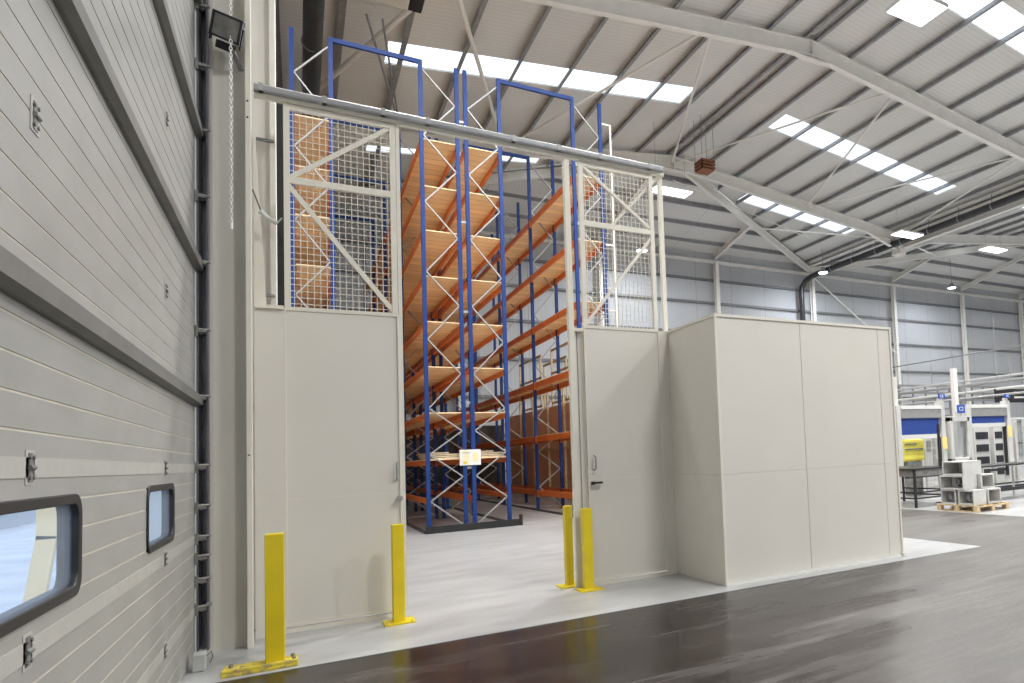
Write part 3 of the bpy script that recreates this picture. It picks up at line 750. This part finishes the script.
# enclosure box
t = thing('enclosure', (5.7, 7.5, 0), 'large boxy cream steel enclosure standing right of the gates', 'cabinet')
MB().box(4.235, 7.13, 6.884, 8.35, 0, 3.215).build('body', 'cream', t)
pn = [(4.225, 5.503), (5.509, 6.890), (6.896, 7.14)]
for a, b in pn:
    MB().box(a, b, 6.87, 6.884, .03, 1.301).build('front_panel', 'cream', t, bevel=.003); MB().box(a, b, 6.87, 6.884, 1.303, 3.20).build('front_panel', 'cream', t, bevel=.003)
MB().box(4.215, 4.235, 6.9, 8.12, .0, 1.301).build('side_panel', 'cream', t, bevel=.003); MB().box(4.215, 4.235, 6.9, 8.12, 1.303, 3.20).build('side_panel', 'cream', t, bevel=.003)
MB().box(4.205, 4.24, 6.855, 6.89, 0, 3.199).build('corner_trim', 'cream_post', t, bevel=.003)
MB().box(7.12, 7.15, 6.855, 6.89, 0, 3.199).build('corner_trim', 'cream_post', t, bevel=.003)
MB().box(4.205, 7.15, 6.855, 6.89, 3.2, 3.235).box(4.205, 4.24, 6.8905, 8.35, 3.201, 3.234).box(7.12, 7.15, 6.8905, 8.35, 3.201, 3.234).build('top_trim', 'cream_post', t)
MB().box(4.21, 7.16, 6.84, 6.87, 0, .03).build('base_trim', 'white', t)
MB().box(7.10, 7.15, 6.82, 6.87, 0, .05).build('foot_bracket', 'cream_post', t)

# ------------------------------------------------------------------ bollards
def bollard(x, y, h, w_, label, plate=(.22, .15)):
    t = thing('bollard', (x, y, 0), label, 'bollard', 'yellow bollards')
    MB().box(x-w_/2, x+w_/2, y-w_/2, y+w_/2, .012, h).build('post', 'yellow', t, bevel=.006)
    MB().box(x-plate[0]/2-.03, x+plate[0]/2+.03, y-plate[1], y+plate[1]-.04, 0, .015).build('base_plate', 'yellow', t)
    for sx in (-1, 1): MB().tube([(x+sx*plate[0]/2, y-plate[1]+.03, .015), (x+sx*plate[0]/2, y-plate[1]+.03, .03)], .011, 6).build('anchor_bolt', 'yellow_worn', t)
    return t
t = bollard(-.18, 6.86, 1.075, .135, 'nearest yellow bollard at the far left, on a long bolted kerb plate', (.12, .1))
mb = MB().box(-.53, -.02, 6.70, 6.98, 0, .03).box(-.53, -.02, 6.70, 6.735, .03, .055)
mb.build('kerb_plate', 'yellow_worn', t, bevel=.006)
for x, y in ((-.48, 6.9), (-.40, 6.76), (-.06, 6.93), (-.05, 6.8)): MB().tube([(x, y, .03), (x, y, .055)], .014, 8).build('kerb_bolt', 'machine_dark', t)
bollard(.845, 7.78, .99, .11, 'yellow bollard in front of the closing edge of the left gate')
bollard(2.83, 8.33, .99, .095, 'rear one of the two yellow bollards at the right post, behind the post line')
bollard(2.925, 7.93, .97, .11, 'front one of the two yellow bollards at the right post')

# ------------------------------------------------------------------ racking
NB, PY = 4, 4.1
Y0 = 17.0
nodes = [(.11, 1), (.71, 0), (1.25, 1), (1.80, 0), (2.33, 1), (2.87, 0), (3.69, 1), (4.49, 0), (5.33, 1), (6.10, 0), (6.97, 1), (7.78, 0), (8.6, 1), (9.4, 0), (10.25, 1), (11.0, 0)]
def rack(xl, xr, levels, label, name, mirror=False, top=11.23, boards=True, loose=None, first_beam=None, bw=.09, low_beam=None):
    t = thing(name, ((xl+xr)/2, Y0+PY*NB/2, 0), label, 'rack', 'blue and orange pallet racks')
    uw, ud = .09, .07
    proto = None
    for k in range(NB+1):
        y = Y0+k*PY
        if proto is None:
            fr = MB().box(xl, xl+uw, y-ud/2, y+ud/2, 0, top)
            # perforated face hints: shallow ribs along the upright
            for s_ in (0, 1):
                xx = xl+uw*(.28 if s_ == 0 else .72)
            f = fr.build('upright', 'blue', t)
            MB().box(xr-uw, xr, y-ud/2, y+ud/2, 0, top).build('upright', 'blue', f if False else t)
            b = MB()
            xi, xo = (xr-uw, xl+uw)
            pts = []
            for z, inner in nodes:
                s_ = inner if not mirror else 1-inner
                pts.append((xi if s_ else xo, y, z))
            for p, q in zip(pts, pts[1:]): b.bar(p, q, .03, .045, up=(0,1,0))
            b.bar((xo, y, .1), (xi, y, .1), .03, .045, up=(0,1,0))
            br = b.build('frame_bracing', 'galv_light', t)
            protos = [o for o in COL.objects if o.parent == t.obj]
            for o, xx in zip([o for o in protos if o.name.startswith('upright')], (xl, xr-uw)):
                MB().box(xx-.015, xx+uw+.015, y-.07, y+.07, 0, .012).build('foot_plate', 'blue', H(o, t.matrix_world_loc))
            proto = True
        else:
            for o in protos:
                c = o.copy(); COL.objects.link(c); c.parent = t.obj; c.location = (0, k*PY, 0)
                for q in list(o.children): d = q.copy(); COL.objects.link(d); d.parent = c
    bproto = None
    for k in range(NB):
        for z in levels:
            if bproto is None:
                z_ = z; bp = []
                for xx in (xl+.012, xr-.012-.05):
                    m = MB().box(xx, xx+.05, Y0+ud/2, Y0+PY-ud/2, z-bw-.03, z)
                    bh = m.build('beam', 'orange', t); bp.append(bh.obj)
                    for yy in (Y0+ud/2, Y0+PY-ud/2-.05): MB().box(xx-.01, xx+.06, yy, yy+.05, z-bw-.08, z-.002).build('end_connector', 'orange', bh)
                dk = MB().box(xl+.03, xr-.03, Y0+.0, Y0+PY-.01, z+.002, z+.022).build('shelf_board', 'board', t).obj
                bproto = (z, bp, dk)
            else:
                dz = z-bproto[0]
                for o in bproto[1]:
                    c = o.copy(); COL.objects.link(c); c.parent = t.obj; c.location = (0, k*PY, dz)
                    for q in list(o.children): d = q.copy(); COL.objects.link(d); d.parent = c
                if z != low_beam:
                    c = bproto[2].copy(); COL.objects.link(c); c.parent = t.obj; c.location = (0, k*PY, dz)
    return t
LV = [9.29, 8.15, 7.08, 5.98, 4.9, 3.83, 2.75, 1.66, .78]
rl = rack(-.13, .70, LV, 'left rack of blue frames seen through the left gate mesh', 'pallet_rack', mirror=True, low_beam=.78)
rc1 = rack(2.46, 3.36, LV, 'left half of the double rack standing in the gate opening', 'pallet_rack', low_beam=.78)
rc2 = rack(3.47, 4.37, LV, 'right half of the double rack standing in the gate opening', 'pallet_rack', mirror=True, low_beam=.78)
rr = rack(6.20, 7.07, [9.1, 7.35, 5.68, 3.94, 2.27, .62], 'right rack with long orange beams rising toward the right gate', 'pallet_rack', bw=.13, low_beam=.62)
# spacers between the double rack
for z in (1.45, 3.0, 5.2, 7.4, 9.9):
    MB().box(3.361, 3.468, Y0-.02, Y0+.02, z-.03, z+.03).build('row_spacer', 'galv_light', rc1)
# portal ties
for k in range(4):
    y = Y0+PY*k; w_ = ['front', 'second', 'third', 'rear'][k]
    for nm, a, b in (('left', .61, 2.55), ('right', 4.28, 6.29)):
        tag(MB().box(a+.092, b-.092, y-.035, y+.035, 11.13, 11.23).build('tie_beam', 'blue'), '%s blue tie beam across the top of the %s rack aisle' % (w_, nm), 'beam', 'blue aisle tie beams')
# loose boards at level 1.66 of the double rack
for nm, x0, x1 in (('left', 2.57, 3.24), ('right', 3.58, 4.25)):
    for k in range(4):
        dx = random.uniform(-.01, .015)
        tag(MB().box(x0+dx, x1+dx-(.25 if k == 3 else 0), Y0+.045+k*.02, Y0+1.6+.2*k, 1.686+k*.042, 1.716+k*.042).build('loose_board', 'board_loose'),
            '%s of four loose sheets low on the %s half of the double rack' % (['bottom', 'second lowest', 'third lowest', 'topmost'][k], nm), 'board', 'loose boards low on the double rack')
# end guard and floor rails
t = thing('rack_end_guard', (3.42, 16.85, 0), 'black low end guard at the foot of the double rack', 'guard')
MB().box(2.40, 4.50, 16.72, 16.78, 0, .16).build('kick_plate', 'black', t, bevel=.005)
MB().box(4.50, 4.56, 16.70, 16.80, 0, .26).build('end_stub', 'black', t)
MB().box(2.40, 4.5, 16.78, 16.95, 0, .03).build('foot', 'black', t)
for x, nm in ((2.38, 'left of the double rack'), (4.42, 'right of the double rack'), (6.12, 'along the right rack'), (.76, 'along the left rack')):
    tag(MB().box(x, x+.05, 16.9, Y0+PY*NB, 0, .06).build('floor_guide_rail', 'black_metal'), 'dark steel guide rail on the floor %s' % nm, 'rail', 'aisle guide rails')
# notice board on the double rack
t = thing('load_notice', (3.43, 16.94, 1.5), 'white load notice with yellow panels fixed between the double rack posts', 'sign')
MB().box(3.19, 3.67, 16.93, 16.95, 1.51, 1.88).build('board', 'white', t)
mb = MB()
for k in range(4): mb.box(3.25, 3.40, 16.925, 16.93, 1.62+k*.045, 1.64+k*.045)
mb.build('print_rows', 'label_yellow', t)
MB().box(3.27, 3.36, 16.924, 16.93, 1.545, 1.60).build('yellow_patch', 'yellow', t); MB().box(3.26, 3.36, 16.924, 16.93, 1.83, 1.855).build('heading_patch', 'label_yellow', t)
MB().box(3.24, 3.42, 16.926, 16.93, 1.80, 1.812).build('heading_line', 'text_grey', t)
mb = MB()
for k in range(5): mb.box(3.48+.01*abs(2-k), 3.60-.01*abs(2-k), 16.925, 16.93, 1.60+k*.042, 1.63+k*.042)
mb.build('diagram', 'label_yellow', t)

# brown stacked panels behind the right rack
t = thing('panel_partition', (8.6, 25, 0), 'tall brown board screen standing behind the right rack', 'screen')
MB().box(8.6, 8.7, 15.0, 33.5, 0, 3.65).build('boards', 'brown', t)
for k in range(10): MB().box(8.52, 8.6, 15.2+k*2, 15.28+k*2, 0, 4.3).build('stud', 'pallet', t)
MB().box(8.53, 8.6, 15, 33.5, 1.9, 2.0).build('rail', 'pallet', t)
# grey crates stacked behind the left aisle (seen through the mesh)
# cream ladder-like guard frame at right rack end
tag(MB().box(.9, 8.5, 34.2, 34.4, 0, 3.3).build('dim_end_screen', 'dark_board'), 'added dark screen standing in for the dim far end of the rack aisles', 'screen')  # added screen that darkens the view down the aisles
t = thing('ladder_guard', (7.3, 17, 0), 'tall narrow cream ladder frame behind the right gate mesh', 'frame')
mb = MB().box(7.30, 7.345, 16.98, 17.02, 0, 10.7)
mb.build('stile', 'cream_post', t)
for z in (10.68, 7.3, 6.1, 5.5, 4.1, 2.4, .9): MB().box(7.07, 7.32, 16.985, 17.015, z-.02, z+.02).build('rung', 'cream_post', t)
# beige stillage frames standing beyond the right rack
for k in range(2):
    y = 25.5+k*5.0; x = 9.3
    t = thing('stillage_frame', (x+.6, y, 0), 'tall beige storage frame behind the brown screen, %s' % ['nearer of two', 'farther of two'][k], 'frame', 'beige storage frames')
    for xx in (x, x+1.2):
        for yy in (y, y+3.4): MB().box(xx, xx+.07, yy, yy+.07, 0, 6.3).build('stile', 'pallet', t)
    for z in (3.9, 5.2, 6.2):
        for xx in (x, x+1.2): MB().box(xx, xx+.05, y, y+3.4, z, z+.1).build('rail', 'pallet', t)

# ------------------------------------------------------------------ machine hall
def text(s, size, loc, rotz, mat, parent, name='lettering', ext=.004):
    cu = bpy.data.curves.new(name, 'FONT'); cu.body = s; cu.size = size; cu.extrude = ext; cu.align_x = 'CENTER'; cu.align_y = 'CENTER'; cu.resolution_u = 3
    o = bpy.data.objects.new(name, cu); COL.objects.link(o); cu.materials.append(M[mat])
    me = bpy.data.meshes.new_from_object(o); me.materials.clear(); me.materials.append(M[mat]); bpy.data.objects.remove(o)
    o = bpy.data.objects.new(name, me); COL.objects.link(o)
    o.parent = parent.obj; o.location = V(loc)-parent.matrix_world_loc; o.rotation_euler = (math.pi/2, 0, rotz)
    return o
def cell(x0, x1, y, zt, zb, label, ts, tx):
    t = thing('shutter_cell', ((x0+x1)/2, y, 0), label, 'machine', 'robot cells with roller shutters')
    for a in (x0, x1-.16):
        MB().box(a, a+.16, y-.12, y+.12, 0, zt+(.0 if a == x0 else .12)).build('frame_post', 'machine', t, bevel=.01)
    MB().box(x0+.16, x1-.16, y-.15, y+.15, zt-.1, zt).build('head_beam', 'white', t)
    MB().box(x0+.16, x1-.16, y-.13, y+.13, zt-.36, zt-.1).build('shutter_box', 'galv_light', t, bevel=.02)
    mb = MB(); z = zb
    while z < zt-.38: mb.box(x0+.18, x1-.18, y-.02, y+.0, z+.006, z+.055); z += .06
    mb.box(x0+.18, x1-.18, y-.006, y+.004, zb, zt-.36)
    mb.build('shutter_curtain', 'shutter_blue', t)
    MB().box(x0+.16, x1-.16, y-.04, y+.04, zb-.12, zb).build('bottom_bar', 'white', t)
    MB().box(x1-.13, x1-.0, y-.05, y+.05, zt+.12, zt+.22).build('stack_cap', 'machine', t)
    MB().box(x1-.28, x1+.0, y-.16, y-.14, zt+.20, zt+.33).build('number_plate', 'sign_blue', t)
    text(ts, .12, (x1-.14, y-.165, zt+.265), 0, 'white', t)
    MB().box(x1-.2, x1-.02, y-.15, y-.125, zb-.45, zb-.1).build('warning_label', 'label_yellow', t)
    # guard mesh and worktop behind the opening
    MB().box(x0+.16, x1-.16, y+.05, y+.1, .55, .62).build('crossbar', 'black_metal', t)
    MB().box(x0+.16, x0+.2, y-.05, y+.05, .4, zb-.1).box(x1-.2, x1-.16, y-.05, y+.05, .4, zb-.1).build('inner_frame', 'black_metal', t)
    return t
c1 = cell(14.0, 15.98, 13.5, 2.60, 1.78, 'left machine cell with a half lowered blue roller shutter', 'C8.', 0)
c2 = cell(17.0, 19.05, 13.5, 2.62, 2.05, 'right machine cell with a mostly raised blue roller shutter', 'V2', 0)
# yellow robot with rounded cover
t = thing('yellow_machine_cover', (14.9, 14.2, .95), 'bright yellow robot cover standing inside the left machine cell', 'machine')
MB().box(14.92, 15.85, 14.1, 14.5, 1.0, 1.66).build('cover', 'sign_yellow', t, bevel=.08)
MB().box(14.87, 15.12, 14.15, 14.45, 1.3, 1.95).build('arm', 'sign_yellow', t, bevel=.05)
mb = MB().box(15.0, 15.75, 14.09, 14.1, 1.34, 1.38).box(15.0, 15.5, 14.09, 14.1, 1.5, 1.53); mb.build('print_rows', 'text_grey', t)
MB().box(15.1, 15.7, 14.1, 14.5, 0, 1.0).build('pedestal', 'machine_dark', t, bevel=.02)
# wide cell rear mesh walls
def mesh_panel(x0, x1, y, z0, z1, label, step=.12):
    t = thing('machine_fence', ((x0+x1)/2, y, 0), label, 'fence', 'machine guard fence panels')
    MB().box(x0, x0+.05, y-.025, y+.025, 0, z1).box(x1-.05, x1, y-.025, y+.025, 0, z1).box(x0, x1, y-.02, y+.02, z1-.04, z1).box(x0, x1, y-.02, y+.02, z0, z0+.04).build('frame', 'white', t)
    m = MB(); x = x0+step
    while x < x1: m.box(x-.004, x+.004, y, y+.006, z0, z1); x += step
    z = z0+step*2
    while z < z1: m.box(x0, x1, y, y+.006, z-.004, z+.004); z += step*2
    m.build('mesh', 'machine', t)
names = ['behind the left shutter cell', 'between the two shutter cells', 'behind the right shutter cell', 'right of the right shutter cell', 'farthest right']
for (x0, x1, y, nm) in ((14.0, 16.0, 15.6, names[0]), (16.05, 16.95, 14.3, names[1]), (17.0, 19.0, 15.6, names[2]), (19.15, 21.0, 13.5, names[3]), (21.05, 23.2, 13.5, names[4])):
    mesh_panel(x0, x1, y, .15, 2.2, 'white framed wire guard panel %s' % nm)
# guard cabinet between the cells
t = thing('guard_cabinet', (16.55, 13.7, 0), 'cream cabinet with clear doors between the two shutter cells', 'cabinet')
MB().box(16.1, 16.2, 13.3, 13.5, 0, 2.25).box(16.85, 16.95, 13.3, 13.5, 0, 2.25).box(16.1, 16.95, 13.3, 13.5, 2.12, 2.28).build('frame', 'machine', t, bevel=.01)
MB().box(16.2, 16.85, 13.38, 13.39, 1.1, 2.12).build('clear_door', 'clear', t)
MB().box(16.1, 16.95, 13.3, 13.9, .1, 1.05).build('lower_body', 'machine', t, bevel=.02)
MB().tube([(16.35, 13.7, 1.05), (16.35, 13.7, 1.5)], .14, 12).build('motor', 'machine_dark', t)
t = thing('tall_mast', (17.26, 14.02, 0), 'tall slim cream mast rising between the shutter cells', 'post')
MB().box(17.18, 17.34, 13.95, 14.10, 0, 3.80).build('shaft', 'white', t, bevel=.01)
MB().box(16.34, 16.68, 13.22, 13.24, 2.36, 2.60).build('number_plate', 'sign_blue', t); text('C2', .17, (16.51, 13.215, 2.48), 0, 'white', t); MB().box(16.45, 16.5, 13.24, 13.40, 2.30, 2.40).build('plate_arm', 'machine', t)
tag(MB().box(14.28, 14.42, 13.70, 13.84, 0, 3.45).build('slim_mast', 'machine'), 'slim grey mast behind the left end of the left shutter cell', 'post')
# cabinets and racks with dark drawers beyond
for k, (x, y, w_, h_, nm) in enumerate(((17.2, 16.5, .9, 2.1, 'behind the right shutter opening'), (19.3, 15.0, .8, 2.0, 'right of the right shutter cell'), (20.6, 15.2, .8, 1.95, 'farther right beside the mast posts'), (14.3, 17.0, 1.2, 1.2, 'low, behind the left shutter opening'))):
    t = thing('control_cabinet', (x+w_/2, y, 0), 'pale control cabinet with dark drawer fronts, %s' % nm, 'cabinet', 'control cabinets')
    MB().box(x, x+w_, y, y+.6, 0, h_).build('body', 'machine', t, bevel=.01)
    z = .3
    while z < h_-.3: MB().box(x+.08, x+w_-.08, y-.02, y, z, z+.24).build('drawer', 'black_metal', t); z += .42
for k, x in enumerate((19.75, 20.35, 21.3, 22.1, 22.9)):
    tag(MB().box(x, x+.14, 13.75, 13.9, 0, 2.15).build('guard_post', 'machine', bevel=.01), 'pale square guard post at the right edge, %s from the left' % ORD[k], 'post', 'guard posts at the right edge')
# worktable
t = thing('work_table', (12.9, 11.9, 0), 'black framed work table in front of the left shutter cell', 'table')
P = [(12.45, 11.45), (13.72, 11.85), (12.45, 13.2), (13.72, 13.2)]
MB().box(12.42, 13.78, 11.42, 13.1, .90, .935).build('table_top', 'black_metal', t); MB().box(12.46, 13.74, 11.46, 13.06, .74, .90).build('apron', 'machine_dark', t)
for x in (12.45, 13.71):
    for y in (11.45, 13.02): MB().box(x, x+.05, y, y+.05, 0, .9).build('leg', 'black_metal', t)
for z in (.34, .2): MB().box(12.46, 13.74, 11.46, 11.49, z, z+.035).box(12.46, 12.49, 11.46, 13.04, z, z+.035).box(13.71, 13.74, 11.46, 13.04, z, z+.035).build('stretcher', 'black_metal', t)
t = thing('sign_stand', (13.72, 11.86, 0), 'tall thin black stand beside the work table', 'stand')
MB().box(13.80, 13.85, 11.80, 11.85, 0, 2.0).build('pole', 'black_metal', t); MB().box(13.70, 13.95, 11.7, 11.95, 0, .02).build('foot', 'black_metal', t)
# long counter on the right
t = thing('conveyor_bench', (15.2, 10.8, 0), 'long thin black edged bench running to the right edge', 'bench')
MB().box(14.3, 18.6, 10.95, 11.6, .86, .90).build('bench_top', 'black_metal', t)
for x in (14.4, 16.3, 18.4):
    for y in (11.0, 11.5): MB().box(x, x+.04, y, y+.04, 0, .86).build('leg', 'machine', t)
MB().box(14.3, 18.6, 11.0, 11.04, .22, .3).build('lower_rail', 'black_metal', t)
t = thing('floor_trunking', (17, 12.6, 0), 'dark low trunking on the floor at the right behind the bench', 'trunking')
MB().box(14.9, 24, 12.6, 12.7, .1, .17).box(14.9, 24, 12.6, 12.7, .22, .26).build('rail', 'black_metal', t); MB().box(14.9, 24, 12.62, 12.68, 0, .1).build('foot', 'machine', t)
# pallet and castings
t = thing('pallet', (12.82, 10.2, 0), 'wooden pallet carrying the stacked grey castings', 'pallet')
X0, Y0p, Wp, Lp = 12.32, 9.62, 1.1, 1.1
for k in range(5): MB().box(X0+k*(Wp-.1)/4, X0+k*(Wp-.1)/4+.1, Y0p, Y0p+Lp, .12, .142).build('deck_board', 'pallet', t)
for k in range(3):
    for j in range(3): MB().box(X0+j*(Wp-.1)/2, X0+j*(Wp-.1)/2+.1, Y0p+k*(Lp-.12)/2, Y0p+k*(Lp-.12)/2+.12, .02, .10).build('block', 'pallet', t)
    MB().box(X0, X0+Wp, Y0p+k*(Lp-.1)/2, Y0p+k*(Lp-.1)/2+.1, .1, .12).build('stringer', 'pallet', t)
for j in range(3): MB().box(X0+j*(Wp-.1)/2, X0+j*(Wp-.1)/2+.1, Y0p, Y0p+Lp, 0, .02).build('bottom_board', 'pallet', t)
def casting(x0, y0, z0, sx, sy, sz, face, label):
    """open-fronted grey housing with a hub inside; opening on the -X or -Y side"""
    t = thing('machine_casting', (x0+sx/2, y0+sy/2, z0), label, 'casting', 'grey castings on the pallet')
    w_ = .035; x1, y1, z1 = x0+sx, y0+sy, z0+sz
    mb = MB().box(x0, x1, y0, y1, z0, z0+w_).box(x0, x1, y0, y1, z1-w_, z1)
    if face == 'x': mb.box(x0, x1, y0, y0+w_, z0+w_, z1-w_).box(x0, x1, y1-w_, y1, z0+w_, z1-w_).box(x1-.1, x1, y0+w_, y1-w_, z0+w_, z1-w_)
    else: mb.box(x0, x0+w_, y0, y1, z0+w_, z1-w_).box(x1-w_, x1, y0, y1, z0+w_, z1-w_).box(x0+w_, x1-w_, y1-.1, y1, z0+w_, z1-w_)
    mb.build('shell', 'machine', t, bevel=.006)
    cy_, cz_ = (y0+y1)/2, (z0+z1)/2
    if face == 'x': MB().tube([(x1-.1, cy_, cz_), (x1-.3, cy_, cz_)], .09, 14).tube([(x1-.3, cy_, cz_), (x1-.34, cy_, cz_)], .045, 12).build('hub', 'galv', t)
    else: MB().tube([((x0+x1)/2, y1-.1, cz_), ((x0+x1)/2, y1-.22, cz_)], .07, 14).tube([((x0+x1)/2, y1-.22, cz_), ((x0+x1)/2, y1-.25, cz_)], .035, 12).build('hub', 'galv', t)
    return t
casting(12.36, 9.72, .142, .42, .42, .33, 'x', 'grey casting in the bottom row of the pallet, nearer the viewer')
casting(12.36, 10.20, .142, .42, .42, .33, 'x', 'grey casting in the bottom row of the pallet, farther left')
casting(12.85, 9.72, .142, .45, .9, .33, 'y', 'long grey casting in the bottom row, right side of the pallet')
casting(12.34, 9.95, .472, .46, .66, .32, 'x', 'grey casting in the middle row, open side facing left')
casting(12.82, 9.85, .472, .45, .6, .32, 'y', 'grey casting in the middle row, right side')
casting(12.36, 9.95, .792, .62, .58, .31, 'x', 'topmost grey casting of the stack on the pallet')
# overhead pipes and far sign
for k, (z, y, x1, r, m) in enumerate(((3.15, 16.5, 34, .035, 'galv'), (3.45, 17.5, 34, .05, 'white'), (3.75, 18.5, 34, .07, 'machine'), (4.05, 19.5, 34, .05, 'white'), (4.35, 20.5, 34, .04, 'galv'))):
    pass
for k, (x, z, r, m, nm) in enumerate(((19.0, 2.95, .04, 'galv_light', 'lowest'), (21.5, 3.35, .05, 'machine', 'second lowest'), (23.5, 3.8, .06, 'galv_light', 'middle'), (25.5, 4.2, .05, 'machine', 'second highest'), (27.0, 5.6, .03, 'galv', 'highest and thinnest'))):
    t = thing('overhead_pipe', (x, 20, z), '%s overhead service pipe above the machine cells' % nm, 'pipe', 'overhead service pipes')
    MB().tube([(x, 12.0, z), (x, 30, z)], r, 10).build('pipe_run', m, t, smooth=True)
    for y in (15, 22, 29): MB().tube([(x, y, z), (x, y, z+.9 if k < 4 else z+.3)], .015, 5).build('hanger', 'galv', t)
t = thing('pipe_gantry', (23, 26, 0), 'grey steel gantry carrying services in front of the far wall', 'gantry')
for x in (17.5, 22.5, 27.5, 32.5): MB().box(x, x+.16, 26, 26.16, 0, 4.7).build('leg', 'galv_light', t)
for z in (2.9, 3.3, 3.8, 4.2, 4.6): MB().box(17.5, 36, 26.02, 26.14, z, z+.1).build('rail', 'galv_light', t)
for k in range(18): MB().box(17.6+k, 17.66+k, 26.03, 26.12, 2.9, 4.6).build('strut', 'galv', t)
t = thing('storage_bank', (25, 30, 0), 'bank of pale grey machines filling the hall in front of the far wall', 'machine')
for k in range(9):
    MB().box(16+k*2.2, 17.9+k*2.2, 29, 31, 0, 2.1+.35*((k*7) % 3)).build('unit', 'machine', t, bevel=.03)
    MB().box(16.2+k*2.2, 17.7+k*2.2, 28.95, 29, .9, 1.6).build('window', 'machine_dark', t)
t = thing('hall_sign', (22.5, 15.6, 2.7), 'dark hanging sign with two lines of white print at the right edge', 'sign')
MB().box(21.4, 25.5, 15.6, 15.64, 2.86, 3.36).build('board', 'black', t)
mb = MB().box(22.5, 25.1, 15.59, 15.6, 3.20, 3.26).box(22.5, 25.2, 15.59, 15.6, 3.02, 3.09); mb.build('print_rows', 'machine', t)
for x in (21.6, 25.2): MB().tube([(x, 15.62, 3.36), (x, 15.62, 6)], .01, 5).build('wire', 'galv', t)

# ------------------------------------------------------------------ world, camera
W = bpy.data.worlds.new('World'); SC.world = W; W.use_nodes = True
nt = W.node_tree; nt.nodes.clear()
o = nt.nodes.new('ShaderNodeOutputWorld'); bg = nt.nodes.new('ShaderNodeBackground')
tc = nt.nodes.new('ShaderNodeTexCoord'); sp = nt.nodes.new('ShaderNodeSeparateXYZ'); rp = nt.nodes.new('ShaderNodeValToRGB')
nt.links.new(tc.outputs['Generated'], sp.inputs[0]); nt.links.new(sp.outputs[2], rp.inputs[0])
rp.color_ramp.elements[0].position = 0; rp.color_ramp.elements[0].color = (.36, .42, .52, 1)
rp.color_ramp.elements[1].position = .5; rp.color_ramp.elements[1].color = (.93, .97, 1, 1)
nt.links.new(rp.outputs[0], bg.inputs[0]); bg.inputs[1].default_value = 2.2
nt.links.new(bg.outputs[0], o.inputs[0])

f, cx, cy, a, b, c = 678.7351, 728.4256, 410.054, .5652, -.058, -.0457
def Rz(t): return Matrix(((math.cos(t), -math.sin(t), 0), (math.sin(t), math.cos(t), 0), (0, 0, 1)))
def Rx(t): return Matrix(((1, 0, 0), (0, math.cos(t), -math.sin(t)), (0, math.sin(t), math.cos(t))))
Bm = Matrix(((1, 0, 0), (0, 0, -1), (0, 1, 0)))
R = Rz(c) @ Rx(b) @ Bm @ Rz(a)                 # world -> image frame (x right, y down, z forward)
F = Matrix(((1, 0, 0), (0, -1, 0), (0, 0, -1)))
cam = bpy.data.cameras.new('camera'); co = bpy.data.objects.new('camera', cam); COL.objects.link(co)
co.matrix_world = Matrix.Translation((0, 0, 1.6)) @ (R.transposed() @ F).to_4x4()
cam.sensor_fit = 'HORIZONTAL'; cam.sensor_width = 36; cam.lens = f*36/1024
cam.shift_x = (512-cx)/1024; cam.shift_y = (cy-341.5)/1024; cam.clip_end = 300
SC.camera = co
SC.view_settings.view_transform = 'Standard'; SC.view_settings.look = 'None'
SC.view_settings.exposure = .16; SC.view_settings.gamma = 1; SC.view_settings.use_curve_mapping = False
SC.cycles.use_denoising = True
SC.cycles.max_bounces = 8; SC.cycles.diffuse_bounces = 5; SC.cycles.transparent_max_bounces = 12
SC.cycles.sample_clamp_indirect = 6
